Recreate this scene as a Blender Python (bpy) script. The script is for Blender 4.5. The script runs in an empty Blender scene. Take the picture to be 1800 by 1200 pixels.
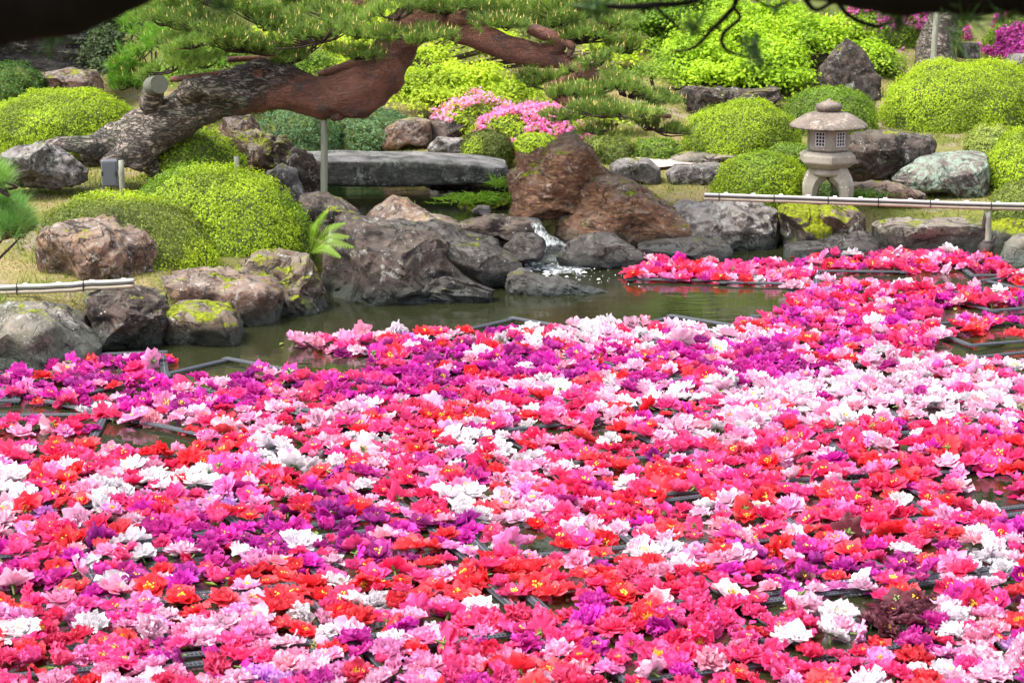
import bpy, math, random
import numpy as np
from mathutils import Vector, Matrix

S = bpy.context.scene
COL = S.collection
R = math.radians
# ------------------------------------------------------------------ camera
CAM_H, PITCH, FPX = 2.8, R(12.0), 4000.0
cam_d = bpy.data.cameras.new("camera")
cam = bpy.data.objects.new("camera", cam_d); COL.objects.link(cam)
cam.location = (0, 0, CAM_H); cam.rotation_euler = (R(90) - PITCH, 0, 0)
cam_d.sensor_width = 36; cam_d.lens = 36 * FPX / 1800
cam_d.clip_end = 2000; cam_d.clip_start = 0.05
cam_d.dof.use_dof = True; cam_d.dof.focus_distance = 12.8; cam_d.dof.aperture_fstop = 9.0
S.camera = cam
# ------------------------------------------------------------------ light
W = bpy.data.worlds.new("World"); S.world = W; W.use_nodes = True
wn = W.node_tree.nodes; wl = W.node_tree.links; wn.clear()
SUN_EL, SUN_AZ = R(60), R(-112)       # azimuth from +Y towards +X (high on the left, slightly behind the camera)
sky = wn.new("ShaderNodeTexSky"); sky.sky_type = 'NISHITA'; sky.sun_disc = False
sky.sun_elevation = SUN_EL; sky.sun_rotation = SUN_AZ; sky.dust_density = 3.0; sky.air_density = 1.0
hs = wn.new("ShaderNodeHueSaturation"); hs.inputs["Saturation"].default_value = 0.38
bg = wn.new("ShaderNodeBackground"); bg.inputs[1].default_value = 0.15
wo = wn.new("ShaderNodeOutputWorld")
wl.new(sky.outputs[0], hs.inputs["Color"]); wl.new(hs.outputs[0], bg.inputs[0]); wl.new(bg.outputs[0], wo.inputs[0])
sl = bpy.data.lights.new("sun", 'SUN'); sl.energy = 1.9; sl.angle = R(26); sl.color = (1, 0.955, 0.88)
so = bpy.data.objects.new("sun", sl); COL.objects.link(so)
sd = Vector((math.sin(SUN_AZ) * math.cos(SUN_EL), math.cos(SUN_AZ) * math.cos(SUN_EL), math.sin(SUN_EL)))
so.rotation_euler = sd.to_track_quat('Z', 'Y').to_euler(); so.location = (0, 0, 30)
S.view_settings.view_transform = 'Standard'; S.view_settings.look = 'None'
S.view_settings.exposure = 1.70; S.view_settings.gamma = 1.0; S.view_settings.use_curve_mapping = False
S.render.engine = 'CYCLES'
S.cycles.max_bounces = 6; S.cycles.transparent_max_bounces = 8; S.cycles.caustics_reflective = False; S.cycles.caustics_refractive = False

rng = np.random.default_rng(7); random.seed(7)
# ------------------------------------------------------------------ measuring from the photograph
def ray(px, py):
    u = (px - 900) / FPX; v = (600 - py) / FPX
    return np.array([u, math.cos(PITCH) + v * math.sin(PITCH), -math.sin(PITCH) + v * math.cos(PITCH)])
def onz(px, py, z=0.0):
    d = ray(px, py); t = (z - CAM_H) / d[2]; return np.array([d[0] * t, d[1] * t, z])
def at(px, py, Y):
    d = ray(px, py); t = Y / d[1]; return np.array([d[0] * t, Y, CAM_H + d[2] * t])
def proj(p):
    p = np.asarray(p, float); x, y, z = p[..., 0], p[..., 1], p[..., 2] - CAM_H
    dep = y * math.cos(PITCH) - z * math.sin(PITCH); up = y * math.sin(PITCH) + z * math.cos(PITCH)
    return np.stack([900 + FPX * x / dep, 600 - FPX * up / dep], -1)
def mpp(Y): return Y / FPX / math.cos(PITCH) * 0.98      # metres per pixel near depth Y
# ------------------------------------------------------------------ noise
def _h(i, j, k, s):
    n = (i * 374761393 + j * 668265263 + k * 2147483647 + s * 1274126177) & 0xffffffff
    n = ((n ^ (n >> 13)) * 1274126177) & 0xffffffff
    n = (n ^ (n >> 16)) & 0xffffffff
    return n / 4294967295.0
def vnoise(p, s=0):
    p = np.asarray(p, float); i = np.floor(p).astype(np.int64); f = p - i; f = f * f * (3 - 2 * f); r = 0
    for dx in (0, 1):
        for dy in (0, 1):
            for dz in (0, 1):
                w = (f[:, 0] if dx else 1 - f[:, 0]) * (f[:, 1] if dy else 1 - f[:, 1]) * (f[:, 2] if dz else 1 - f[:, 2])
                r = r + w * _h(i[:, 0] + dx, i[:, 1] + dy, i[:, 2] + dz, s)
    return r * 2 - 1
def fbm(p, o=4, s=0):
    r = 0; a = 1.0; p = np.asarray(p, float)
    for k in range(o): r = r + a * vnoise(p * 2 ** k + 17.3 * k, s + k); a *= 0.5
    return r
def ss(a, b, x): t = np.clip((x - a) / (b - a), 0, 1); return t * t * (3 - 2 * t)
def unit(v): return v / np.maximum(np.linalg.norm(v, axis=-1, keepdims=True), 1e-9)
# ------------------------------------------------------------------ mesh making
def make_mesh(name, V, F, mats=(), mi=None, smooth=False, tint=None, shade=None):
    """F: list of (n,k) arrays of vertex ids, or one array."""
    me = bpy.data.meshes.new(name); V = np.asarray(V, np.float32)
    if isinstance(F, np.ndarray): F = [F]
    F = [np.asarray(f, np.int32) for f in F if len(f)]
    me.vertices.add(len(V)); me.vertices.foreach_set("co", V.ravel())
    tot = np.concatenate([np.full(len(f), f.shape[1], np.int32) for f in F]); idx = np.concatenate([f.ravel() for f in F])
    me.loops.add(len(idx)); me.loops.foreach_set("vertex_index", idx)
    me.polygons.add(len(tot)); st = np.zeros(len(tot), np.int32); st[1:] = np.cumsum(tot)[:-1]
    me.polygons.foreach_set("loop_start", st); me.polygons.foreach_set("loop_total", tot)
    if mi is not None: me.polygons.foreach_set("material_index", np.asarray(mi, np.int32))
    me.polygons.foreach_set("use_smooth", np.full(len(tot), bool(smooth)))
    for m in mats: me.materials.append(m)
    if tint is not None:
        a = me.attributes.new("tint", 'FLOAT_COLOR', 'POINT'); t = np.ones((len(V), 4), np.float32); t[:, :3] = tint; a.data.foreach_set("color", t.ravel())
    if shade is not None:
        shade = np.asarray(shade, np.float32); shade = np.column_stack([shade, shade]) if shade.ndim == 1 else shade
        a = me.attributes.new("shade", 'FLOAT', 'POINT'); a.data.foreach_set("value", np.ascontiguousarray(shade[:, 0]))
        a = me.attributes.new("across", 'FLOAT', 'POINT'); a.data.foreach_set("value", np.ascontiguousarray(shade[:, 1]))
    me.update(); me.validate(); return me
def link(name, me, parent=None, loc=None):
    o = bpy.data.objects.new(name, me); COL.objects.link(o)
    if parent is not None: o.parent = parent
    if loc is not None: o.location = loc
    return o
def tag(o, label=None, cat=None, group=None, kind=None):
    if label: o["label"] = label
    if cat: o["category"] = cat
    if group: o["group"] = group
    if kind: o["kind"] = kind
    return o
def thing(name, label, cat, loc=(0, 0, 0), group=None):
    o = bpy.data.objects.new(name, None); COL.objects.link(o); o.location = loc; o.empty_display_size = 0.1
    return tag(o, label, cat, group)
class Geo:
    def __init__(s): s.V = []; s.F = {}; s.n = 0; s.T = []
    def add(s, V, F, tint=None, m=0):
        V = np.asarray(V, float); s.V.append(V); F = np.asarray(F)
        s.F.setdefault((F.shape[1], m), []).append(F + s.n); s.n += len(V)
        s.T.append(np.ones((len(V), 3)) * (1 if tint is None else tint))
    def build(s, name, mats, parent=None, smooth=False, origin=None, tint=False):
        V = np.concatenate(s.V); o = np.zeros(3) if origin is None else np.asarray(origin, float)
        Fs = []; mi = []
        for (k, m), L in s.F.items():
            A = np.concatenate(L); Fs.append(A); mi += [m] * len(A)
        me = make_mesh(name, V - o, Fs, mats if isinstance(mats, (list, tuple)) else [mats], mi, smooth, np.concatenate(s.T) if tint else None)
        ob = link(name, me, parent); ob.location = (o if parent is None else (o - np.array(parent.location))) 
        return ob
def box(g, c, sx, sy, sz, rz=0.0, m=0, tilt=None, bev=0.0):
    c = np.asarray(c, float)
    b = min(bev, sx / 3, sy / 3, sz / 3)
    if b <= 0:
        v = np.array([[x, y, z] for z in (-.5, .5) for y in (-.5, .5) for x in (-.5, .5)]) * [sx, sy, sz]
        F = np.array([[0, 2, 3, 1], [4, 5, 7, 6], [0, 1, 5, 4], [2, 6, 7, 3], [0, 4, 6, 2], [1, 3, 7, 5]])
        F = [F]
    else:
        rings = []
        for z, i in ((-sz / 2, b), (-sz / 2 + b, 0), (sz / 2 - b, 0), (sz / 2, b)):
            hx, hy = sx / 2 - i, sy / 2 - i; k = b * .7
            rings.append([(-hx + k, -hy), (hx - k, -hy), (hx, -hy + k), (hx, hy - k), (hx - k, hy), (-hx + k, hy), (-hx, hy - k), (-hx, -hy + k)])
        v = np.array([[x, y, z] for (z, rg) in zip((-sz / 2, -sz / 2 + b, sz / 2 - b, sz / 2), rings) for x, y in rg])
        F = [np.array([[r * 8 + i, r * 8 + (i + 1) % 8, (r + 1) * 8 + (i + 1) % 8, (r + 1) * 8 + i] for r in range(3) for i in range(8)]),
             np.array([[7, 6, 5, 4, 3, 2, 1, 0]]), np.array([[24, 25, 26, 27, 28, 29, 30, 31]])]
    if tilt is not None: v = v @ np.array(tilt.to_3x3()).T
    cr, sr = math.cos(rz), math.sin(rz); v = v @ np.array([[cr, sr, 0], [-sr, cr, 0], [0, 0, 1]])
    n0 = g.n
    g.V.append(v + c); g.n += len(v); g.T.append(np.ones((len(v), 3)))
    for f in F: g.F.setdefault((f.shape[1], m), []).append(f + n0)
def lathe(g, prof, c, seg=24, m=0, rot=0.0, sq=None):
    prof = np.asarray(prof, float); a = np.arange(seg) / seg * 2 * math.pi + rot
    V = np.array([[r * math.cos(t), r * math.sin(t), z] for r, z in prof for t in a]) + np.asarray(c, float)
    F = np.array([[i * seg + j, i * seg + (j + 1) % seg, (i + 1) * seg + (j + 1) % seg, (i + 1) * seg + j] for i in range(len(prof) - 1) for j in range(seg)])
    g.add(V, F, m=m)
    n0 = g.n - len(V)
    for row, rev in ((0, True), (len(prof) - 1, False)):
        r = np.arange(seg) + row * seg + n0
        g.F.setdefault((seg, m), []).append((r[::-1] if rev else r)[None])
def smooth_path(P, n):
    P = np.asarray(P, float); k = len(P); t = np.linspace(0, k - 1, n); i = np.clip(t.astype(int), 0, k - 2); f = (t - i)[:, None]
    Q = np.vstack([2 * P[0] - P[1], P, 2 * P[-1] - P[-2]]); a, b, c, d = Q[i], Q[i + 1], Q[i + 2], Q[i + 3]
    return 0.5 * ((2 * b) + (-a + c) * f + (2 * a - 5 * b + 4 * c - d) * f ** 2 + (-a + 3 * b - 3 * c + d) * f ** 3)
def tube(g, P, r, seg=8, n=None, m=0, rough=0.0, seed=0, freq=6.0, tint=None):
    """P points, r radii (same count); smooth swept tube."""
    P = np.asarray(P, float); r = np.broadcast_to(np.asarray(r, float), (len(P),))
    n = n or max(2, (len(P) - 1) * 5); Q = smooth_path(np.column_stack([P, r]), n); C = Q[:, :3]; rr = np.maximum(Q[:, 3], 1e-4)
    T = unit(np.gradient(C, axis=0)); ref = np.array([0.13, 0.35, 1.0]); 
    if abs(T[:, 2]).mean() > .8: ref = np.array([1.0, .2, .1])
    A = unit(np.cross(T, ref)); B = np.cross(T, A)
    a = np.arange(seg) / seg * 2 * math.pi
    N = A[:, None] * np.cos(a)[None, :, None] + B[:, None] * np.sin(a)[None, :, None]
    V = (C[:, None] + N * rr[:, None, None]).reshape(-1, 3)
    if rough:
        d = (fbm(V * freq, 5, seed) + .35 * fbm(V * freq * [1.5, 4, 4], 3, seed + 5)) * rough; V = V + N.reshape(-1, 3) * (d * np.repeat(rr, seg))[:, None]
    i, j = np.meshgrid(np.arange(n - 1), np.arange(seg), indexing='ij'); i = i.ravel(); j = j.ravel()
    F = np.stack([i * seg + j, i * seg + (j + 1) % seg, (i + 1) * seg + (j + 1) % seg, (i + 1) * seg + j], 1)
    g.add(V, F, tint, m); n0 = g.n - len(V)
    g.F.setdefault((seg, m), []).append((np.arange(seg) + n0)[::-1][None]); g.F[(seg, m)].append((np.arange(seg) + (n - 1) * seg + n0)[None])
# ------------------------------------------------------------------ materials
def nt(name):
    m = bpy.data.materials.new(name); m.use_nodes = True; t = m.node_tree; t.nodes.clear()
    o = t.nodes.new("ShaderNodeOutputMaterial"); return m, t, o
class N:
    def __init__(s, t): s.t = t
    def __call__(s, typ, **kw):
        n = s.t.nodes.new("ShaderNode" + typ)
        ins = kw.pop("i", {})
        for k, v in kw.items(): setattr(n, k, v)
        for k, v in ins.items():
            if hasattr(v, "links") or isinstance(v, bpy.types.NodeSocket): s.t.links.new(v, n.inputs[k])
            else: n.inputs[k].default_value = v
        return n
    def noise(s, vec, scale, detail=6, rough=.6, dist=0.0):
        return s("TexNoise", i={"Vector": vec, "Scale": scale, "Detail": detail, "Roughness": rough, "Distortion": dist}).outputs[0]
    def ramp(s, fac, a, b, ca=(0, 0, 0, 1), cb=(1, 1, 1, 1)):
        n = s("ValToRGB"); n.color_ramp.elements[0].position = a; n.color_ramp.elements[1].position = b
        n.color_ramp.elements[0].color = ca; n.color_ramp.elements[1].color = cb; s.t.links.new(fac, n.inputs[0]); return n.outputs[0]
    def mix(s, f, a, b, mode='MIX'):
        n = s("Mix", data_type='RGBA', blend_type=mode)
        for k, v in ((0, f), (6, a), (7, b)):
            if isinstance(v, bpy.types.NodeSocket): s.t.links.new(v, n.inputs[k])
            else: n.inputs[k].default_value = v
        return n.outputs[2]
    def math(s, op, a, b=0.0, c=0.0):
        n = s("Math", operation=op)
        for k, v in enumerate((a, b, c)):
            if isinstance(v, bpy.types.NodeSocket): s.t.links.new(v, n.inputs[k])
            else: n.inputs[k].default_value = v
        return n.outputs[0]
def c4(c): return (c[0], c[1], c[2], 1)
def rock_mat(name, c1, c2, c3, lichen=0.0, lichen_c=(.42, .42, .38), moss=0.0, rough=.75, strata=0.0, bump=.6, wet=0.10, wetc=(.045, .055, .048), crack=False, val=.86, frac=1.0, up=(.3,.27,.24)):
    m, t, o = nt(name); n = N(t); g = n("NewGeometry"); P = g.outputs["Position"]
    oi = n("ObjectInfo"); off = n("VectorMath", operation='MULTIPLY_ADD', i={0: oi.outputs["Random"], 1: (37, 11, 23), 2: P}).outputs[0]
    sep = n("SeparateXYZ", i={0: P}); sn = n("SeparateXYZ", i={0: g.outputs["Normal"]})
    if strata:
        mp = n("Mapping", i={"Vector": off, "Scale": (1, 1, 1 + strata * 5), "Rotation": (0, .25, 0)}).outputs[0]
    else: mp = off
    a = n.noise(mp, 3.2, 8, .62, .5); b = n.noise(mp, 11, 8, .7); d = n.noise(mp, 60, 4, .7)
    col = n.mix(n.ramp(a, .42, .58), c4([x * .75 for x in c1]), c4([x * 1.15 for x in c2])); col = n.mix(n.ramp(b, .50, .62), col, c4([x * 1.2 for x in c3])); col = n.mix(n.math('MULTIPLY', n.ramp(n.noise(off, 17, 9, .8, .8), .52, .60), .65), col, c4([x * .35 for x in c1]))
    col = n.mix(n.math('MULTIPLY', n.ramp(d, .40, .68), .5), col, (.02, .018, .016, 1))
    # upward faces painted paler, broken up by noise
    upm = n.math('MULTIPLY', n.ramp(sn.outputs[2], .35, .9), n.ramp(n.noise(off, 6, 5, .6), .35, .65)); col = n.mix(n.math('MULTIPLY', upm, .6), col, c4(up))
    if lichen:
        l1 = n.noise(off, 7, 9, .78, .6); l2 = n.noise(off, 34, 4, .6)
        lm = n.math('MULTIPLY', n.ramp(l1, .60 - lichen * .13, .64 - lichen * .11), n.ramp(l2, .38, .52)); col = n.mix(lm, col, c4(lichen_c))
    vo = n("TexVoronoi", feature='F1', i={"Vector": off, "Scale": 22.0, "Randomness": 1.0}).outputs[0]
    sp = n.math('LESS_THAN', vo, .13); spm = n.math('MULTIPLY', sp, n.ramp(n.noise(off, 5, 3), .5, .6)); col = n.mix(n.math('MULTIPLY', spm, .8), col, (.5, .5, .46, 1))
    if moss:
        mn = n.noise(off, 5, 7, .7, .4); mm = n.math('ADD', mn, n.math('MULTIPLY', sn.outputs[2], .22)); mm = n.ramp(mm, .80 - moss * .3, .86 - moss * .3)
        mc = n.mix(n.ramp(n.noise(off, 40, 6, .7), .35, .62), (.05, .07, .01, 1), (.30, .33, .03, 1)); col = n.mix(mm, col, mc)
    # algae and wet band at the water line
    if wet:
        wz = n.math('ADD', sep.outputs[2], n.math('MULTIPLY', n.math('SUBTRACT', n.noise(off, 4, 5), .5), .12))
        wm = n.ramp(wz, wet * .45, wet + .05, (1, 1, 1, 1), (0, 0, 0, 1)); col = n.mix(n.math('MULTIPLY', wm, .85), col, c4(wetc))
    fr1 = n.math('ABSOLUTE', n.math('SUBTRACT', n.noise(n("Mapping", i={"Vector": off, "Rotation": (.5, .3, .8), "Scale": (1, 1, 1.9)}).outputs[0], 3.4, 9, .55, .7), .5))
    fr2 = n.math('ABSOLUTE', n.math('SUBTRACT', n.noise(n("Mapping", i={"Vector": off, "Rotation": (1.1, .7, .2), "Scale": (1.6, 1, 1)}).outputs[0], 6.5, 8, .5, .5), .5))
    frk = n.math('MULTIPLY', n.ramp(fr1, .0, .016), n.math('MAXIMUM', n.ramp(fr2, .0, .012), n.ramp(n.noise(off, 3, 3), .5, .52, (0, 0, 0, 1), (1, 1, 1, 1))))
    frm = n.math('MAXIMUM', frk, n.ramp(n.noise(off, 2.6, 3), .50, .60)); col = n.mix(n.math('MULTIPLY', n.math('SUBTRACT', 1.0, frm), .75 * frac), col, (.012, .010, .009, 1))
    bs0 = n("Bump", i={"Strength": .8 * frac, "Distance": .03, "Height": frm}).outputs[0]
    bs = n("Bump", i={"Normal": bs0, "Strength": bump, "Distance": .07, "Height": n.math('ADD', n.math('MULTIPLY', a, .8), n.math('ADD', n.math('MULTIPLY', b, .55), n.math('ADD', n.math('MULTIPLY', d, .22), n.math('MULTIPLY', n.noise(off, 26, 8, .75, .5), .5))))}).outputs[0]
    cr = n("TexVoronoi", feature='DISTANCE_TO_EDGE', i={"Vector": n("VectorMath", operation='MULTIPLY_ADD', i={0: n("TexNoise", i={"Vector": mp, "Scale": 4.0}).outputs[1], 1: (.35, .35, .35), 2: mp}).outputs[0], "Scale": 3.1}).outputs[0]
    crk = n.ramp(cr, 0.0, .02); crf = n.ramp(n.noise(off, 2.2, 2), .45, .6)
    if crack: bs = n("Bump", i={"Strength": .7, "Distance": .02, "Height": n.math('MAXIMUM', crk, n.math('SUBTRACT', 1.0, crf)), "Normal": bs}).outputs[0]
    col = n("HueSaturation", i={"Color": col, "Saturation": 1.18, "Value": val}).outputs[0]
    p = n("BsdfPrincipled", i={"Base Color": col, "Roughness": rough, "Normal": bs, "Specular IOR Level": .3})
    t.links.new(p.outputs[0], o.inputs[0]); return m
M = {}
M['r_brown'] = rock_mat("brown_rock", (.12, .075, .06), (.20, .13, .10), (.30, .20, .14), lichen=.45, lichen_c=(.36, .33, .3), moss=.12)
M['r_orange'] = rock_mat("orange_brown_rock", (.27, .145, .09), (.19, .11, .08), (.38, .24, .155), val=1.0, lichen=.1, strata=.5, moss=.2, bump=.9, wet=.10)
M['r_dark'] = rock_mat("dark_rock", (.045, .036, .032), (.085, .062, .052), (.12, .09, .075), lichen=.25, lichen_c=(.3, .3, .27), moss=.1, wet=.12, up=(.15, .13, .11))
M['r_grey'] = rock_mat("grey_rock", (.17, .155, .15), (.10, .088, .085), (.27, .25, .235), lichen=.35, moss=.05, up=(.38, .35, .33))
M['r_lichen'] = rock_mat("lichen_rock", (.13, .1, .095), (.17, .135, .12), (.1, .08, .075), lichen=1.1, lichen_c=(.27, .33, .27), moss=0.0)
M['r_slate'] = rock_mat("slate_rock", (.04, .036, .038), (.10, .09, .09), (.2, .18, .175), strata=1.6, bump=1.0, wet=0, lichen=.3, val=.85)
M['r_moss'] = rock_mat("mossy_rock", (.12, .085, .06), (.18, .13, .09), (.09, .07, .055), lichen=.2, moss=.5)
M['r_mossy2'] = rock_mat("very_mossy_rock", (.10, .085, .06), (.15, .12, .09), (.09, .07, .055), lichen=.35, lichen_c=(.5, .5, .45), moss=.95)
M['r_wet'] = rock_mat("wet_rock", (.135, .115, .10), (.08, .07, .066), (.2, .18, .165), rough=.42, val=.58, moss=.08, wet=.08, wetc=(.06, .07, .066), up=(.17, .16, .15))
M['r_olive'] = rock_mat("olive_grey_rock", (.12, .125, .10), (.17, .15, .12), (.22, .19, .15), lichen=.2, moss=.04, wet=.16, wetc=(.085, .10, .085), crack=True)
M['r_bridge'] = rock_mat("bridge_stone", (.035, .036, .034), (.06, .06, .055), (.12, .12, .11), strata=.15, lichen=.5, lichen_c=(.2, .21, .185), wet=0, up=(.37, .35, .36), bump=.22, val=.9, frac=.25)
M['r_white'] = rock_mat("pale_topped_rock", (.14, .12, .11), (.22, .19, .17), (.3, .27, .25), lichen=.45, moss=.08, up=(.55, .52, .49))  # sunlight on this boulder's top is painted into the pale up colour
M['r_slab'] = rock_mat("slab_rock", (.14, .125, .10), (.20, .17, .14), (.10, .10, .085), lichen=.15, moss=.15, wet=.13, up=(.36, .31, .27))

def foliage_mat(name, rough=.5, trans=.45, var=.35, tr_tint=(1.1, 1.15, .55)):
    m, t, o = nt(name); n = N(t)
    a = n("Attribute", attribute_name="tint").outputs[0]
    g = n("NewGeometry"); ns = n.noise(g.outputs["Position"], 3.0, 3)
    hsv = n("HueSaturation", i={"Color": a, "Value": n.math('ADD', n.math('MULTIPLY', ns, var), 1 - var / 2)}).outputs[0]
    p = n("BsdfPrincipled", i={"Base Color": hsv, "Roughness": rough, "Specular IOR Level": .3})
    tr = n("BsdfTranslucent", i={"Color": n.mix(1.0, hsv, c4(tr_tint), 'MULTIPLY')})
    mx = n("MixShader", i={0: trans, 1: p.outputs[0], 2: tr.outputs[0]}); t.links.new(mx.outputs[0], o.inputs[0]); return m
M['leaf'] = foliage_mat("leaf"); M['needle'] = foliage_mat("pine_needle", .45, .35, .2)
def plain(name, c, rough=.6, var=.25, scale=12, bump=.2, c2=None, spec=.4, stretch=(1, 1, 1), metal=0.0):
    m, t, o = nt(name); n = N(t); tc = n("TexCoord").outputs["Object"]; mp = n("Mapping", i={"Vector": tc, "Scale": stretch}).outputs[0]
    f = n.noise(mp, scale, 6, .65); c2 = c2 or tuple(x * (1 - var) for x in c)
    col = n.mix(n.ramp(f, .3, .7), c4(c2), c4(c)); b = n("Bump", i={"Strength": bump, "Distance": .01, "Height": f}).outputs[0]
    p = n("BsdfPrincipled", i={"Base Color": col, "Roughness": rough, "Normal": b, "Specular IOR Level": spec, "Metallic": metal}); t.links.new(p.outputs[0], o.inputs[0]); return m
M['core'] = plain("twiggy_interior", (.09, .12, .02), .9, .5, 30)
M['bamboo'] = plain("weathered_bamboo", (.36, .30, .22), .45, .3, 8, .1, stretch=(1, 1, 1))
M['bamboo_silver'] = plain("silvery_bamboo", (.45, .45, .42), .35, .25, 8, .08)
M['cord'] = plain("black_cord", (.015, .015, .017), .7)
M['clip'] = plain("white_clip", (.75, .76, .78), .35)
M['post'] = plain("weathered_post", (.28, .27, .21), .7, .45, 9, .3, (.14, .15, .11), stretch=(6, 6, .6))
M['sawn'] = plain("old_sawn_wood", (.10, .10, .08), .8, .45, 14, .5, (.08, .085, .06))
M['darkwood'] = plain("dark_wet_wood", (.05, .04, .035), .5, .4, 9, .4)
M['boxmetal'] = plain("grey_lamp_housing", (.10, .105, .12), .5, .15, 30, .05)
M['frame'] = plain("grey_raft_plastic", (.055, .06, .075), .6, .3, 20, .1)
M['net'] = plain("raft_netting", (.12, .13, .15), .6, .35, 60, .1)
def stone_mat():
    m, t, o = nt("lantern_granite"); n = N(t); P = n("NewGeometry"); tc = P.outputs["Position"]; sn = n("SeparateXYZ", i={0: P.outputs["Normal"]})
    a = n.noise(tc, 9, 6, .7); b = n.noise(tc, 90, 3, .6)
    col = n.mix(n.ramp(a, .35, .65), (.21, .185, .15, 1), (.33, .295, .24, 1)); col = n.mix(n.math('MULTIPLY', n.ramp(b, .5, .7), .4), col, (.12, .1, .085, 1))
    vo = n("TexVoronoi", i={"Vector": tc, "Scale": 30.0}).outputs[0]; col = n.mix(n.math('MULTIPLY', n.math('LESS_THAN', vo, .2), n.ramp(n.noise(tc, 8, 2), .5, .56)), col, (.5, .48, .43, 1))
    bs = n("Bump", i={"Strength": .35, "Distance": .006, "Height": b}).outputs[0]
    p = n("BsdfPrincipled", i={"Base Color": col, "Roughness": .85, "Normal": bs}); t.links.new(p.outputs[0], o.inputs[0]); return m
M['lantern'] = stone_mat()
M['lcap'] = rock_mat("lantern_cap_granite", (.19, .155, .13), (.15, .125, .105), (.27, .22, .18), lichen=.3, lichen_c=(.36, .34, .31), wet=0, up=(.26, .22, .19), bump=.22, frac=0.0)
M['shoji'] = plain("pale_lattice", (.62, .6, .6), .6)
M['dark'] = plain("dark_opening_paint", (.02, .02, .022), .8)
def bark_mat(name, ca, cb, plate=0.0, scale=7.0):
    m, t, o = nt(name); n = N(t); P = n("NewGeometry").outputs["Position"]
    mp = n("Mapping", i={"Vector": P, "Scale": (.38, 1, 1.15), "Rotation": (0, R(-28), 0)}).outputs[0]
    f = n.noise(mp, scale, 8, .75, .6); v = n("TexVoronoi", feature='DISTANCE_TO_EDGE', i={"Vector": n("VectorMath", operation='MULTIPLY_ADD', i={0: n("TexNoise", i={"Vector": mp, "Scale": 14.0, "Detail": 5.0}).outputs[1], 1: (.22, .22, .22), 2: mp}).outputs[0], "Scale": scale * 3.2}).outputs[0]
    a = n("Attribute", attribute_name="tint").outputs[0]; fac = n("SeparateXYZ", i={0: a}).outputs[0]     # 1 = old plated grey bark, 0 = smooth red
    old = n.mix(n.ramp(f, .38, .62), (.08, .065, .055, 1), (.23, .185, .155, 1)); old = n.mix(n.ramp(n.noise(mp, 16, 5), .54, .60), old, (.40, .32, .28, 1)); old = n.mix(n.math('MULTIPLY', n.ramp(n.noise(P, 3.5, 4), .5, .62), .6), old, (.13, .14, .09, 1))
    red = n.mix(n.ramp(f, .35, .65), c4(ca), c4(cb)); red = n.mix(n.math('MULTIPLY', n.ramp(n.noise(P, 4.5, 9, .8), .50, .60), .7), red, (.06, .05, .048, 1)); red = n.mix(n.math('MULTIPLY', n.ramp(n.noise(P, 70, 3), .62, .72), .6), red, (.36, .25, .2, 1))
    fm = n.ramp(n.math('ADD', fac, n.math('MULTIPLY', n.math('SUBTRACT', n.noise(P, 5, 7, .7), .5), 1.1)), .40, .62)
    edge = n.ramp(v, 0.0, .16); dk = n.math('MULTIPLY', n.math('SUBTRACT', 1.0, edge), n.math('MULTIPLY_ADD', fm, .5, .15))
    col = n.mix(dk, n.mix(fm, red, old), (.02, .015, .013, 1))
    h = n.math('ADD', n.math('MULTIPLY', edge, n.math('MULTIPLY_ADD', fm, .9, .12)), n.math('MULTIPLY', f, .6))
    bs = n("Bump", i={"Strength": 1.0, "Distance": .04, "Height": h}).outputs[0]
    p = n("BsdfPrincipled", i={"Base Color": col, "Roughness": .7, "Normal": bs, "Specular IOR Level": .35}); t.links.new(p.outputs[0], o.inputs[0]); return m
M['bark'] = bark_mat("pine_bark", (.13, .05, .034), (.27, .115, .078))
M['twig'] = plain("dark_twig", (.06, .038, .03), .8, .4, 20)
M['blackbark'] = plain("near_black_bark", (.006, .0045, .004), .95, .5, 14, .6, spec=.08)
def water_mat():
    m, t, o = nt("pond_water"); n = N(t); P = n("NewGeometry").outputs["Position"]
    mp = n("Mapping", i={"Vector": P, "Scale": (1, 2.6, 1)}).outputs[0]
    f = n.noise(mp, 3.2, 3, .5, .3); f2 = n.noise(mp, 14, 3, .55, .2)
    b = n("Bump", i={"Strength": .09, "Distance": .03, "Height": n.math('ADD', f, n.math('MULTIPLY', f2, .25))}).outputs[0]
    col = n.mix(n.ramp(n.noise(P, .8, 4), .4, .6), (.015, .017, .007, 1), (.023, .025, .010, 1))
    p = n("BsdfPrincipled", i={"Base Color": col, "Roughness": .02, "IOR": 1.42, "Normal": b, "Specular IOR Level": .5}); t.links.new(p.outputs[0], o.inputs[0]); return m
M['water'] = water_mat()
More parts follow.
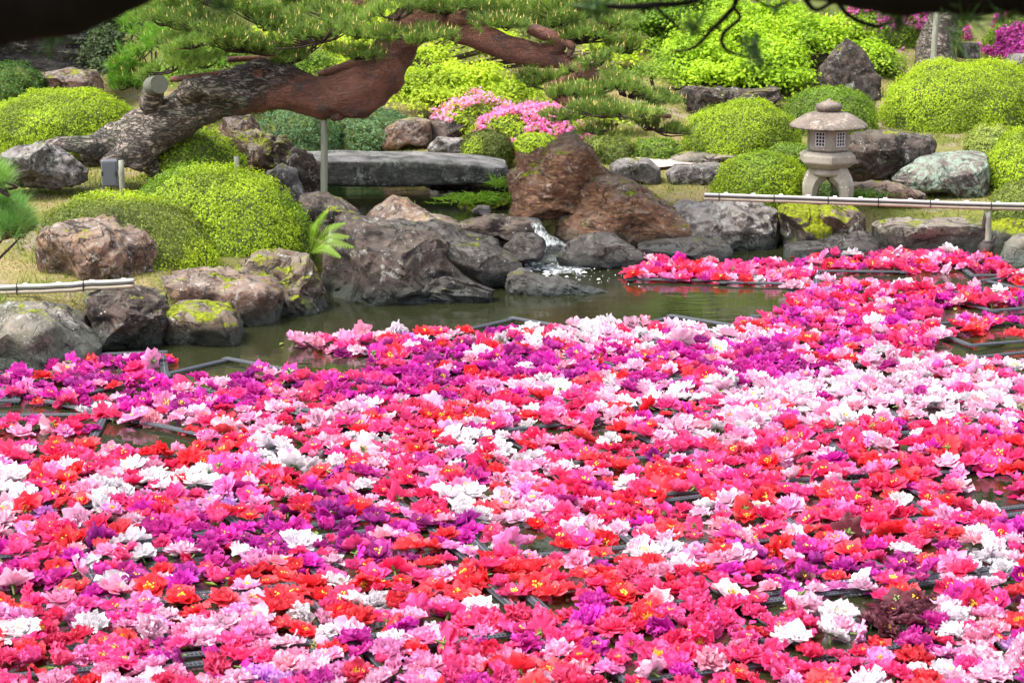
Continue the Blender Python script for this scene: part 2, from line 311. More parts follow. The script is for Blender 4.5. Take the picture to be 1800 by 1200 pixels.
def ground_mat():
    m, t, o = nt("moss_ground"); n = N(t); P = n("NewGeometry").outputs["Position"]
    a = n.noise(P, 1.3, 7, .68, .3); b = n.noise(P, 9, 6, .7); d = n.noise(P, 70, 4, .7)
    col = n.mix(n.ramp(a, .40, .60), (.31, .235, .11, 1), (.15, .17, .03, 1)); col = n.mix(n.ramp(b, .55, .72), col, (.28, .29, .05, 1)); col = n.mix(n.ramp(n.noise(P, 3, 7, .75), .54, .60), col, (.30, .235, .18, 1))
    col = n.mix(n.math('MULTIPLY', n.ramp(d, .38, .62), .65), col, (.07, .06, .03, 1))
    z = n("SeparateXYZ", i={0: P}).outputs[2]; col = n.mix(n.ramp(z, -.02, .07, (1, 1, 1, 1), (0, 0, 0, 1)), col, (.04, .038, .022, 1))
    # up the slope beyond the garden: leaf litter
    y = n("SeparateXYZ", i={0: P}).outputs[1]; col = n.mix(n.math('MULTIPLY', n.ramp(n.math('MULTIPLY', y, .01), .225, .245), .7), col, (.10, .14, .03, 1))
    bs = n("Bump", i={"Strength": .8, "Distance": .03, "Height": n.math('ADD', b, n.math('MULTIPLY', d, .5))}).outputs[0]
    p = n("BsdfPrincipled", i={"Base Color": col, "Roughness": .9, "Normal": bs, "Specular IOR Level": .2}); t.links.new(p.outputs[0], o.inputs[0]); return m
M['ground'] = ground_mat()
M['gravel'] = plain("pinkish_gravel", (.46, .38, .33), .9, .35, 70, .5)
def petal_mat(name, hero):
    m, t, o = nt(name); n = N(t)
    c = n("ObjectInfo").outputs["Color"] if hero else n("Attribute", attribute_name="tint").outputs[0]
    sh = n("Attribute", attribute_name="shade").outputs[2]; P = n("NewGeometry").outputs["Position"]
    v = n.noise(P, 45, 3, .6); ac = n("Attribute", attribute_name="across").outputs[2]
    vec = n("CombineXYZ", i={0: n.math('MULTIPLY', ac, 5.0), 1: n.math('MULTIPLY', sh, 2.2), 2: n.math('MULTIPLY', v, .8)}).outputs[0]; cre = n.noise(vec, 1.0, 5, .65, .4)
    bs = n("Bump", i={"Strength": .55, "Distance": .006, "Height": n.math('ADD', cre, n.math('MULTIPLY', n.noise(P, 120, 3, .6), .35))}).outputs[0]
    # petals pale towards their frilled edges; crease shade is painted in as lengthwise streaks
    pale = n.mix(.35, c, (.95, .55, .75, 1)); col = n.mix(n.math('MULTIPLY', n.math('POWER', sh, 2.5), .32), c, pale)
    col = n("HueSaturation", i={"Color": col, "Value": n.math('MULTIPLY_ADD', n.ramp(cre, .3, .62), .24, .84)}).outputs[0]
    p = n("BsdfPrincipled", i={"Base Color": col, "Roughness": .5, "Specular IOR Level": .3, "Normal": bs})
    tr = n("BsdfTranslucent", i={"Color": col}); mx = n("MixShader", i={0: .38, 1: p.outputs[0], 2: tr.outputs[0]}); t.links.new(mx.outputs[0], o.inputs[0]); return m
M['petal'] = petal_mat("petal", True); M['petal_mass'] = petal_mat("petal_of_mass", False)
M['stamen'] = plain("yellow_stamens", (.85, .55, .04), .6, .4, 60)
M['calyx'] = plain("green_calyx", (.17, .25, .06), .5, .35, 40)
def foam_mat():
    m, t, o = nt("falling_water"); n = N(t); P = n("NewGeometry").outputs["Position"]
    f = n.noise(n("Mapping", i={"Vector": P, "Scale": (2.2, .25, .3)}).outputs[0], 60, 4, .7)
    p = n("BsdfPrincipled", i={"Base Color": (.75, .8, .82, 1), "Roughness": .15, "IOR": 1.33}); tr = n("BsdfTransparent")
    mx = n("MixShader", i={0: n.math('MULTIPLY', n.ramp(f, .40, .78), .62), 1: tr.outputs[0], 2: p.outputs[0]}); t.links.new(mx.outputs[0], o.inputs[0]); return m
M['foam'] = foam_mat()
# ------------------------------------------------------------------ terrain
shore_px = [(-400, 860), (-120, 760), (-40, 650), (120, 628), (290, 600), (410, 592), (430, 560), (555, 540), (600, 512), (780, 500), (860, 470), (930, 450), (1130, 446), (1290, 440), (1540, 436), (1800, 436), (2300, 440)]
shore = [onz(*p)[:2] for p in shore_px]
pond = np.array([(-3.6, 5.2)] + [tuple(p) for p in shore] + [(9, 14), (9, 6), (3, 4.9), (0, 5.0)])
def poly_sdf(P, poly):
    """positive inside"""
    P = np.asarray(P, float); inside = np.zeros(len(P), bool); dmin = np.full(len(P), 1e9); n = len(poly)
    for i in range(n):
        a = poly[i]; b = poly[(i + 1) % n]; ab = b - a; t = np.clip(((P - a) @ ab) / (ab @ ab), 0, 1); dmin = np.minimum(dmin, np.linalg.norm(P - a - t[:, None] * ab, axis=1))
        c = ((a[1] > P[:, 1]) != (b[1] > P[:, 1])) & (P[:, 0] < (b[0] - a[0]) * (P[:, 1] - a[1]) / (b[1] - a[1] + 1e-12) + a[0]); inside ^= c
    return np.where(inside, dmin, -dmin)
def ground_z(x, y):
    x = np.atleast_1d(np.asarray(x, float)); y = np.atleast_1d(np.asarray(y, float)) + np.zeros_like(x)
    d = -poly_sdf(np.column_stack([x, y]), pond)
    base = np.interp(y, [0, 3, 6, 15.5, 17, 18.3, 20.2, 21.5, 22.3, 24, 26, 29, 40, 60, 200], [1.3, 1.25, .5, .2, .2, .28, .42, .62, .76, .95, 1.4, 2.4, 8, 12, 20])
    left = .16 * ss(-1.0, -2.2, x) * ss(13, 15.6, y) * ss(19.5, 17.5, y)
    z = -.35 + (base + left + .35) * ss(.12, .48, d)
    und = .05 * fbm(np.column_stack([x * .9, y * .9, x * 0]), 3, 5) * ss(.3, 1.2, d)
    z = z + und
    ch = ss(.25, 0, np.maximum(np.maximum(-1.5 - x, x - .1), np.maximum(15.9 - y, y - 18.9)))     # stream bed under the bridge
    return np.where(ch > 0, z * (1 - ch) + np.minimum(z, .06) * ch, z)
def axis(lo, hi, step, far, k=1.28):
    a = list(np.arange(lo, hi + 1e-6, step)); s = step; v = hi; post = []
    while v < far: s *= k; v += s; post.append(v)
    s = step; v = lo; pre = []
    while v > -far: s *= k; v -= s; pre.append(v)
    return np.array(pre[::-1] + a + post)
gx = axis(-6.5, 6.5, .085, 400); gy = axis(4, 25, .085, 400)
XX, YY = np.meshgrid(gx, gy, indexing='ij'); ZZ = ground_z(XX.ravel(), YY.ravel())
nx, ny = len(gx), len(gy); i, j = np.meshgrid(np.arange(nx - 1), np.arange(ny - 1), indexing='ij'); i = i.ravel(); j = j.ravel()
g_me = make_mesh("ground", np.column_stack([XX.ravel(), YY.ravel(), ZZ]), np.stack([i * ny + j, (i + 1) * ny + j, (i + 1) * ny + j + 1, i * ny + j + 1], 1), [M['ground']], smooth=True)
tag(link("ground", g_me), kind="structure")
w_me = make_mesh("water", [(-12, 3, 0), (14, 3, 0), (14, 17.2, 0), (-12, 17.2, 0)], np.array([[0, 1, 2, 3]]), [M['water']])
tag(link("pond_water", w_me), "dark green brown pond water between the banks", kind="structure")
w_me = make_mesh("stream", [(-1.75, 16.15, .2), (-.5, 16.1, .2), (-.42, 15.95, .2), (.16, 15.95, .2), (.3, 16.4, .2), (.3, 19.2, .2), (-1.75, 19.2, .2)], np.array([[0, 1, 2, 3, 4, 5, 6]]), [M['water']])
tag(link("stream_water", w_me), "still water of the upper stream below the stone bridge", kind="structure")
# ------------------------------------------------------------------ rocks
def ico(sub):
    import bmesh
    b = bmesh.new(); bmesh.ops.create_icosphere(b, subdivisions=sub, radius=1.0); b.verts.ensure_lookup_table()
    V = np.array([v.co[:] for v in b.verts]); F = np.array([[v.index for v in f.verts] for f in b.faces]); b.free(); return V, F
ICO = {k: ico(k) for k in (3, 4, 5, 6)}
def rock(label, poly, Y, depth, mat, name="rock", sub=5, n_pow=2.8, cuts=7, amp=.10, ribs=1.0, seed=None, cat="rock", strata=0.0, group=None):
    seed = seed if seed is not None else (hash((round(poly[0][0]), round(Y * 10))) % 9999)
    r = np.random.default_rng(seed); P = np.array([at(px, py, Y)[[0, 2]] for px, py in poly])
    ar = 0; cx = np.zeros(2); nP = len(P)
    for k in range(nP):
        a, b = P[k], P[(k + 1) % nP]; c = a[0] * b[1] - b[0] * a[1]; ar += c; cx += (a + b) * c
    C = cx / (3 * ar)
    V, F = ICO[sub]; D = V.copy()
    for k in range(cuts + 4):                                  # chisel flat facets
        n = unit(r.normal(size=3) * [1, .8, 1]); off = r.uniform(.58, .9); h = D @ n - off; D = D - np.maximum(h, 0)[:, None] * n * .95
    sc = np.linalg.norm(D, axis=1) / 1.0
    U = unit(D); rho = np.hypot(U[:, 0], U[:, 2]); th = np.arctan2(U[:, 2], U[:, 0])
    k = (rho ** n_pow + np.abs(U[:, 1]) ** n_pow) ** (-1 / n_pow)
    d2 = np.column_stack([np.cos(th), np.sin(th)]); Rr = np.full(len(th), 1e9)
    for q in range(nP):
        a = P[q] - C; e = P[(q + 1) % nP] - P[q]; den = d2[:, 0] * e[1] - d2[:, 1] * e[0]; den = np.where(abs(den) < 1e-9, 1e-9, den)
        t = (a[0] * e[1] - a[1] * e[0]) / den; s = (a[0] * d2[:, 1] - a[1] * d2[:, 0]) / den
        Rr = np.where((t > 0) & (s >= -1e-6) & (s <= 1 + 1e-6), np.minimum(Rr, t), Rr)
    Rr = np.where(Rr > 1e8, .1, Rr)
    face = np.clip(-.05 + 1.05 * sc, .3, 1)                                  # facets bite into the body, less into the outline
    rad = rho * k; keep = ss(.75, 1.0, rad); s1 = face * (1 - keep * .75) + keep * .75
    size = math.sqrt(abs(ar) / 2)
    X = C[0] + np.cos(th) * Rr * rad * s1; Z = C[1] + np.sin(th) * Rr * rad * s1; Yc = U[:, 1] * k * depth / 2 * face
    Q = np.column_stack([X, Yc + Y, Z]); nn = unit(np.column_stack([U[:, 0] / max(np.ptp(P[:, 0]), .05), U[:, 1] / depth, U[:, 2] / max(np.ptp(P[:, 1]), .05)]))
    f1 = 1.6 / size
    rn = 1 - np.abs(fbm(Q * f1 * 1.3 + seed % 100, 4, seed % 50)) * 1.6
    wq = Q * f1 * .9 + .5 * np.column_stack([fbm(Q * f1 * 1.5 + 9 + k_, 2, 3 + k_) for k_ in range(3)])
    rid = 1 - np.abs(fbm(wq * 2.2 + seed % 31, 4, seed % 23 + 7)) * 2.2          # sharp ribs and clefts
    d = .62 * fbm(Q * f1 + seed % 100, 6, seed % 50) + (.26 * rn + .30 * rid - .12) * ribs
    d = d + .10 * fbm(Q * 16 + seed, 3, 5) / max(amp * 10, .5)
    if strata: 
        zz = (Q[:, 2] + .18 * Q[:, 0] + .06 * fbm(Q * 2, 3, 3)) * strata; d = d + .8 * (np.abs((zz % 1) - .5) * 2 - .5)
    Q = Q + nn * (d * amp * size)[:, None]
    c0 = np.array([C[0], Y, P[:, 1].min()])
    me = make_mesh(name, Q - c0, F, [M[mat]], smooth=True)
    try: me.set_sharp_from_angle(angle=R(38))
    except Exception: pass
    return tag(link(name, me, loc=c0), label, cat, group)
rock("cracked olive grey boulder at the water, below the bamboo rail end", [(-60, 560), (0, 540), (70, 538), (110, 550), (150, 580), (180, 608), (186, 660), (-60, 672)], 12.75, .9, 'r_olive', amp=.05, cuts=5)
rock("large brown boulder with whitish face below the low clipped azalea", [(65, 405), (110, 387), (200, 384), (232, 395), (262, 402), (285, 430), (292, 510), (290, 540), (90, 530), (64, 450)], 14.0, .8, 'r_brown', sub=6, amp=.09, cuts=10)
rock("flat brown ledge rock with pale top running towards the water", [(285, 478), (340, 470), (400, 482), (480, 488), (500, 505), (496, 575), (300, 578), (282, 530)], 13.95, .75, 'r_brown', sub=6, n_pow=4.5, amp=.06, cuts=6, seed=31)
rock("dark brown boulder the bamboo rail end rests on", [(155, 518), (185, 500), (240, 503), (292, 520), (297, 560), (284, 612), (200, 618), (158, 590)], 13.15, .65, 'r_dark', sub=6, amp=.11)
rock("low orange topped rock at the water beside the dark boulder", [(286, 538), (330, 535), (400, 538), (425, 562), (433, 600), (410, 622), (290, 622)], 13.25, .55, 'r_moss', sub=5, n_pow=4, amp=.07, seed=5)
rock("ridged brown rock with moss on its shoulder below the tall clipped azalea", [(405, 475), (440, 452), (490, 446), (540, 452), (558, 482), (573, 545), (566, 578), (480, 582), (410, 530)], 14.2, .6, 'r_moss', sub=6, amp=.12)
rock("small smooth grey stone between cracked boulder and dark boulder", [(108, 562), (130, 546), (152, 552), (162, 572), (150, 588), (112, 586)], 13.05, .25, 'r_wet', sub=4, amp=.03, cuts=3)
rock("smooth grey green stone rising from the water beside the small red raft", [(-60, 690), (0, 684), (25, 700), (45, 722), (44, 760), (-60, 775)], 11.75, .5, 'r_olive', sub=4, amp=.03, cuts=3)
rock("big dark speckled boulder in the water with a mossy foot", [(556, 480), (566, 410), (600, 378), (660, 385), (730, 398), (786, 440), (826, 485), (868, 512), (868, 540), (570, 545)], 14.75, .9, 'r_dark', sub=6, amp=.10, cuts=8, seed=77)
rock("broken dark rocks at the waterline below the big speckled boulder", [(640, 500), (720, 492), (800, 498), (866, 512), (860, 540), (650, 545)], 14.45, .35, 'r_wet', sub=5, amp=.2, cuts=12)
rock("brown pyramid shaped rock in the middle of the stream", [(625, 400), (650, 366), (690, 344), (715, 347), (760, 376), (800, 388), (815, 408), (780, 425), (622, 420)], 15.8, .6, 'r_brown', amp=.07)
rock("dark rock behind the fern at the prop's foot", [(528, 345), (560, 340), (600, 350), (640, 372), (630, 415), (560, 420), (530, 400)], 15.7, .6, 'r_dark', amp=.1)
rock("long grey brown ledge between the speckled boulder and the cascade", [(640, 395), (700, 386), (790, 398), (830, 410), (880, 420), (890, 440), (800, 450), (650, 435)], 15.45, .5, 'r_wet', amp=.09, n_pow=3.5, seed=12)
rock("smooth pale wet rock sloping into the pond", [(752, 426), (790, 418), (850, 425), (900, 446), (925, 472), (905, 500), (800, 500)], 15.05, .6, 'r_wet', amp=.03, cuts=3)
rock("rounded blue grey wet stone at the foot of the cascade", [(882, 432), (905, 412), (940, 409), (958, 420), (962, 436), (950, 456), (895, 458)], 15.6, .4, 'r_wet', sub=5, amp=.05, cuts=4)
rock("dark shelf stone that the stream spills over", [(800, 388), (870, 378), (935, 384), (942, 405), (900, 422), (820, 416)], 15.85, .4, 'r_dark', amp=.1, n_pow=4)
rock("domed dark rock with moss cap beside the cascade", [(975, 450), (1000, 426), (1040, 411), (1080, 417), (1115, 434), (1140, 452), (1130, 474), (985, 476)], 15.75, .4, 'r_wet', amp=.08, seed=3)
rock("half drowned dark rock alone in the open water", [(886, 505), (895, 484), (918, 474), (950, 489), (1000, 490), (1040, 504), (1080, 516), (1070, 535), (890, 538)], 14.75, .25, 'r_wet', amp=.12, cuts=10, seed=8)
rock("massive orange brown boulder beside the stone bridge and the cascade", [(890, 415), (890, 300), (905, 262), (960, 252), (1010, 240), (1040, 264), (1062, 298), (1100, 330), (1120, 372), (1125, 432), (1000, 436), (896, 436)], 16.95, 1.0, 'r_orange', sub=6, amp=.10, cuts=8, seed=21, strata=2.2)
rock("upright brown crag standing on the massive orange boulder", [(952, 300), (965, 255), (1010, 237), (1042, 262), (1066, 300), (1080, 335), (1000, 345), (955, 330)], 16.75, .45, 'r_orange', sub=6, amp=.08, cuts=9, seed=41)
rock("long low orange brown wedge sloping down from the massive boulder", [(1030, 300), (1062, 296), (1110, 322), (1165, 350), (1220, 380), (1286, 406), (1290, 432), (1100, 440), (960, 436), (960, 380)], 16.7, .75, 'r_orange', sub=6, amp=.075, cuts=5, seed=64, strata=2.2)
rock("low flat grey stone at the waterline below the orange boulder", [(1122, 432), (1160, 421), (1230, 417), (1285, 423), (1295, 440), (1285, 462), (1130, 464)], 16.1, .45, 'r_wet', amp=.07, n_pow=4)
rock("pale topped sloping boulder where the bamboo rail starts", [(1170, 372), (1200, 350), (1260, 342), (1330, 350), (1368, 370), (1374, 420), (1368, 455), (1240, 455), (1180, 410)], 16.65, .7, 'r_white', sub=6, amp=.08, cuts=8)
rock("bright green mossy boulder under the rail below the lantern", [(1366, 364), (1400, 358), (1440, 362), (1462, 385), (1462, 430), (1380, 436)], 16.5, .55, 'r_mossy2', sub=5, amp=.08)
rock("squat boulder with white lichen spots under the lantern foot", [(1430, 368), (1460, 360), (1500, 364), (1520, 380), (1524, 425), (1440, 432)], 16.45, .5, 'r_moss', sub=5, amp=.07)
rock("long dark wet stone at the waterline under the mossy boulder", [(1372, 428), (1460, 416), (1530, 408), (1546, 425), (1545, 460), (1372, 462)], 16.2, .4, 'r_wet', amp=.08, n_pow=3.6)
rock("long flat slab stone beside the bamboo rail post", [(1528, 396), (1560, 386), (1700, 384), (1738, 394), (1740, 440), (1700, 462), (1536, 460)], 16.35, .6, 'r_slab', sub=6, amp=.045, n_pow=5, cuts=5)
rock("smooth grey stone at the water beyond the rail post", [(1750, 462), (1768, 428), (1800, 413), (1870, 408), (1870, 480), (1756, 480)], 15.75, .5, 'r_olive', amp=.03, cuts=3)
rock("moss edged stone behind the rail post under the dark shrub", [(1728, 400), (1765, 384), (1870, 380), (1870, 440), (1738, 440)], 16.7, .6, 'r_mossy2', amp=.08)
rock("big dark grey boulder with pale lichen right behind the lantern", [(1478, 250), (1500, 234), (1560, 229), (1640, 240), (1646, 258), (1638, 285), (1640, 335), (1500, 340), (1480, 310)], 18.1, .8, 'r_dark', sub=6, amp=.09, cuts=9, n_pow=3.6)
rock("lichen covered boulder beside the dark grey boulder", [(1560, 312), (1580, 296), (1620, 276), (1680, 268), (1732, 272), (1735, 345), (1640, 350), (1568, 340)], 17.8, .7, 'r_lichen', sub=6, amp=.05, cuts=6)
rock("flat purple brown stone at the foot of the dark grey boulder", [(1488, 324), (1530, 314), (1590, 322), (1628, 338), (1625, 358), (1495, 358)], 17.2, .4, 'r_brown', amp=.06)
rock("rounded grey edging stone nearest the orange boulder", [(1072, 292), (1090, 280), (1140, 279), (1162, 297), (1162, 322), (1085, 326)], 18.2, .35, 'r_grey', sub=4, amp=.05, cuts=4, group="path edging stones")
rock("long grey edging stone running up to the small clipped azalea", [(1170, 305), (1185, 290), (1260, 288), (1292, 298), (1292, 326), (1176, 326)], 18.1, .35, 'r_grey', sub=5, amp=.05, cuts=4, n_pow=3.6, group="path edging stones")
rock("flat stepping slab behind the edging stones", [(1160, 278), (1200, 268), (1290, 266), (1320, 272), (1320, 284), (1165, 288)], 18.9, .6, 'r_slab', sub=4, amp=.03, n_pow=5, cuts=3)
rock("tall triangular standing rock under the green maple", [(1420, 178), (1440, 118), (1488, 66), (1518, 90), (1545, 135), (1550, 190), (1440, 195)], 21.6, .5, 'r_dark', sub=6, amp=.06, cuts=8)
rock("low dark ridge of rock below the maple", [(1190, 168), (1210, 150), (1280, 156), (1370, 156), (1378, 172), (1300, 200), (1215, 200)], 20.9, .6, 'r_dark', sub=6, amp=.13, strata=5)
rock("small grey rock at the corner above the largest clipped azalea", [(1758, 118), (1780, 97), (1850, 92), (1850, 130)], 22.3, .5, 'r_grey', sub=4)
rock("pale grey creased boulder in front of the pine's root", [(-20, 300), (5, 268), (35, 248), (75, 240), (108, 258), (135, 275), (162, 302), (150, 325), (80, 330), (0, 322)], 16.5, .7, 'r_grey', sub=6, amp=.13, cuts=12)
rock("rounded brown boulder under the dark slate wall", [(52, 160), (72, 128), (120, 119), (168, 124), (182, 160), (60, 168)], 20.6, .6, 'r_brown', amp=.05, cuts=5)
rock("dark layered slate outcrop in the shade at the back", [(-60, 150), (-60, 20), (60, 12), (175, 20), (184, 120), (165, 150)], 22.6, 1.0, 'r_slate', sub=6, amp=.07, n_pow=4, strata=6)
rock("narrow pale blue stone strip beside the slate outcrop", [(160, 125), (166, 60), (178, 55), (184, 125)], 22.2, .2, 'r_grey', sub=4)
rock("brown boulder behind the pine trunk near the junipers", [(380, 240), (395, 205), (440, 205), (462, 240), (455, 275), (395, 275)], 18.7, .5, 'r_brown')
rock("tan and dark creased rock at the bridge's left abutment", [(400, 262), (412, 236), (445, 235), (500, 248), (516, 272), (520, 315), (430, 310)], 17.9, .6, 'r_moss', sub=6, amp=.17, cuts=14, seed=9)
rock("dark jagged upright rock beside the bridge end", [(508, 275), (522, 262), (545, 275), (560, 310), (566, 355), (515, 358), (503, 315)], 17.35, .5, 'r_dark', sub=6, amp=.18, cuts=14)
rock("squarish tan stone against the jagged bridge rock", [(466, 300), (498, 290), (524, 300), (540, 335), (540, 362), (480, 360)], 17.1, .5, 'r_grey', sub=5, amp=.1)
rock("smooth brown grey boulder just behind the bridge", [(656, 255), (680, 218), (720, 206), (758, 210), (766, 262), (664, 268)], 19.6, .5, 'r_brown', amp=.05)
rock("dark angular boulder behind the bridge beside the pink azalea", [(752, 262), (756, 212), (800, 207), (832, 217), (830, 264)], 19.7, .5, 'r_dark', amp=.06)
rock("small pale stone in front of the dark angular boulder", [(750, 262), (768, 240), (815, 241), (828, 270), (755, 272)], 19.3, .3, 'r_grey', sub=4)
rock("dark bank rock in the shade beneath the bridge", [(735, 350), (745, 322), (800, 318), (900, 325), (900, 385), (750, 385)], 18.3, .5, 'r_dark', amp=.15)
rock("mossy stone carrying the grassy tuft below the bridge", [(788, 372), (808, 352), (860, 346), (896, 350), (896, 384), (795, 386)], 17.2, .5, 'r_mossy2', amp=.08)
rock("small flat white stone in the stream by the grassy tuft", [(826, 372), (840, 360), (862, 362), (866, 374), (845, 380)], 16.75, .15, 'r_grey', sub=3, amp=.03)
rock("pebbly grey bank stone seen under the bridge", [(560, 336), (620, 320), (740, 322), (742, 340), (570, 346)], 18.9, .4, 'r_slab', sub=5, amp=.08)
rock("broad grey green boulder beyond the frame along the far bank", [(1850, 462), (1880, 400), (1960, 385), (2040, 400), (2070, 465)], 16.2, .7, 'r_olive', amp=.06, seed=91)
rock("dark boulder beyond the frame next to the broad grey green one", [(2060, 465), (2085, 405), (2160, 392), (2230, 410), (2260, 468)], 16.2, .7, 'r_dark', amp=.09, seed=92)
rock("flat tan boulder farthest beyond the frame on the far bank", [(2240, 468), (2270, 420), (2360, 408), (2440, 425), (2450, 470)], 16.2, .7, 'r_slab', amp=.08, seed=93)
# bridge: one thick natural slab
rock("long dark stone slab bridge over the stream", [(505, 274), (600, 271), (740, 273), (850, 279), (888, 287), (896, 302), (880, 316), (740, 320), (505, 319)], 18.0, .62, 'r_bridge', name="stone_bridge", sub=6, n_pow=9, cuts=-4, amp=.03, ribs=.12, cat="bridge", seed=4)
# ------------------------------------------------------------------ foliage
def leaves_geo(C, Nrm, size, aspect, tint, r, fold=.25):
    n = len(C); t = unit(np.cross(Nrm, unit(r.normal(size=(n, 3))))); b = np.cross(Nrm, t); size = np.broadcast_to(size, (n,))[:, None]
    lift = Nrm * size * fold
    V = np.stack([C - t * size * .5, C + b * size * aspect * .5 - lift * .4, C + t * size * .5, C - b * size * aspect * .5 - lift * .4], 1).reshape(-1, 3)
    F = np.arange(n * 4).reshape(n, 4); return V, F, np.repeat(tint, 4, 0)
def leaf_tints(P, pal, r, freq=3.0, seed=0, contrast=.9):
    """pal = list of colours; patches of old and new growth by noise plus leaf to leaf variation"""
    pal = np.array(pal); k = (vnoise(P * freq, seed) * contrast + r.normal(size=len(P)) * .38) * .5 + .5
    k = np.clip(k, 0, .999) * (len(pal) - 1); i = k.astype(int); f = (k - i)[:, None]
    c = pal[i] * (1 - f) + pal[i + 1] * f
    return c * r.uniform(.86, 1.16, (len(P), 1))
LIME = [(.14, .20, .012), (.31, .43, .018), (.45, .56, .025)]
YEL = [(.18, .26, .012), (.38, .50, .02), (.50, .60, .03)]
MID = [(.07, .13, .014), (.17, .28, .022), (.29, .42, .03)]
OLIVE = [(.06, .065, .018), (.13, .16, .03), (.27, .33, .045)]
BLUEG = [(.05, .10, .045), (.09, .18, .08), (.16, .27, .12)]
DARKG = [(.02, .035, .012), (.04, .07, .02), (.08, .13, .03)]
MAPLE = [(.16, .28, .01), (.31, .48, .015), (.44, .60, .025)]
def mound(label, px0, px1, top, bot, Y, depth, pal=LIME, leaf=.019, dens=.9, name="clipped_azalea", cat="clipped shrub", group="clipped azalea mounds", seed=1, lump=.065, skew=0.0, power=2.35, skirt=.35, pal2=None, blossoms=None):
    r = np.random.default_rng(seed * 13 + 5); xm = (px0 + px1) / 2
    B = at(xm, bot, Y); T = at(xm, top, Y); w = (px1 - px0) / 2 * mpp(Y); h = max(.1, (T[2] - B[2])); h = h * .97; dy = depth / 2
    zb = B[2] - h * .08; H = h * 1.08
    # low mound whose far side shows: top outline is the crest
    area = 2 * math.pi * ((w * dy) ** 1.6 / 3 + (w * H) ** 1.6 / 3 + (dy * H) ** 1.6 / 3) ** (1 / 1.6)
    n = int(min(90000, area / (leaf ** 2) * 6.0 * dens)); D = unit(r.normal(size=(n, 3))); D[:, 2] = np.abs(D[:, 2]) * 1.0 - .12; D = unit(D)
    D = D[~((D[:, 1] > .4) & (r.random(n) < .88))]; n = len(D)
    hor = np.hypot(D[:, 0], D[:, 1]); k = (hor ** power + np.abs(D[:, 2]) ** power) ** (-1 / power)
    U = D * k[:, None]; lm = 1 + lump * fbm(U * 3.1 + seed * 7, 3, seed) + lump * .55 * fbm(U * 9 + seed, 2, seed + 9)
    hold = ss(.15, .5, fbm(U * 5 + seed * 3, 3, seed + 3)) * ss(.75, .2, D[:, 2])     # thinner, holey flanks
    keep = (r.random(n) > hold * .8) & (vnoise(U * 11 + seed, seed + 41) > -.80 + .25 * hold); U = U[keep]; D = D[keep]; lm = lm[keep]; n = len(U)
    rad = lm * np.where(r.random(n) < .04, r.uniform(1.01, 1.045, n), r.uniform(.93, 1.015, n)); base = np.array([B[0], Y, zb])
    P = base + U * rad[:, None] * [w, dy, H]; P[:, 0] += skew * U[:, 2] * w
    nn = unit(U / [w, dy, H] ** np.array(1.0)); nn = unit(nn + r.normal(size=(n, 3)) * .45)
    tint = leaf_tints(P, pal, r, 4.0, seed)
    if pal2 is not None:
        t2 = leaf_tints(P, pal2, r, 4.0, seed + 2); f = ss(-.1, .35, vnoise(P * 2.2, seed + 5) + .0)[:, None]; tint = tint * (1 - f) + t2 * f
    V, F, T4 = leaves_geo(P, nn, leaf * r.uniform(.75, 1.3, n), .55, tint, r)
    root = thing(name, label, cat, tuple(base), group)
    fo = link("foliage", make_mesh("foliage", V - base, F, [M['leaf']], tint=T4), root); fo["kind"] = "stuff"
    IV, IF = ICO[4]; hor = np.hypot(IV[:, 0], IV[:, 1]); k = (hor ** power + np.abs(IV[:, 2]) ** power) ** (-1 / power); Q = IV * k[:, None]; Q[:, 2] = np.maximum(Q[:, 2], -.25)
    lm = 1 + lump * fbm(Q * 3.1 + seed * 7, 3, seed); Q = Q * lm[:, None] * .93 * [w, dy, H]; Q[:, 0] += skew * IV[:, 2] * w
    link("inner_twigs", make_mesh("inner_twigs", Q, IF, [M['core']], smooth=True), root)
    if blossoms:
        col, m = blossoms; q = r.permutation(n)[:m]; cl = vnoise(P[q] * 5, seed + 31) > -.15; q = q[cl]; C = P[q] + nn[q] * .02; C = np.repeat(C, 4, 0) + r.normal(size=(len(C) * 4, 3)) * .014
        tt = np.array(col)[None] * r.uniform(.75, 1.25, (len(C), 1)); tt = tt + r.uniform(0, .12, (len(C), 1))
        V, F, T4 = leaves_geo(C, unit(np.repeat(nn[q], 4, 0) + r.normal(size=(len(C), 3)) * .6), .036, .8, tt, r); bo = link("blossoms", make_mesh("blossoms", V - base, F, [M['leaf']], tint=T4), root); bo["kind"] = "stuff"
    return root
mound("wide yellow green clipped azalea beside the pine's root", -30, 252, 156, 240, 18.6, 1.3, LIME, seed=2)
mound("tall lime green clipped azalea dome behind the fern", 212, 562, 286, 462, 15.0, 1.3, LIME, seed=3, leaf=.019, skew=-.08, pal2=MID)
mound("low spreading clipped azalea with thin brown flank above the brown boulder", 75, 402, 340, 470, 14.35, 1.0, YEL, seed=4, leaf=.019, skew=-.25, pal2=OLIVE)
mound("lime clipped azalea dome beyond the lantern cap's left edge", 1198, 1412, 174, 270, 19.2, 1.1, LIME, seed=5)
mound("dull green clipped azalea dome rising behind the lantern top", 1368, 1546, 149, 232, 20.2, .9, MID, seed=6, leaf=.022)
mound("small round clipped azalea in front of the lantern's leg", 1249, 1430, 264, 348, 17.1, .75, MID, seed=7, leaf=.02, pal2=LIME)
mound("largest bright green clipped azalea dome below the magenta azalea", 1543, 1850, 104, 222, 20.6, 1.4, LIME, seed=8, leaf=.020)
mound("lime clipped azalea cut off by the frame beside the lichen boulder", 1724, 1920, 222, 332, 17.9, 1.1, LIME, seed=9, leaf=.022)
mound("low green shrub peeping out behind the lantern's firebox", 1338, 1440, 250, 285, 17.8, .5, MID, seed=10, leaf=.022)
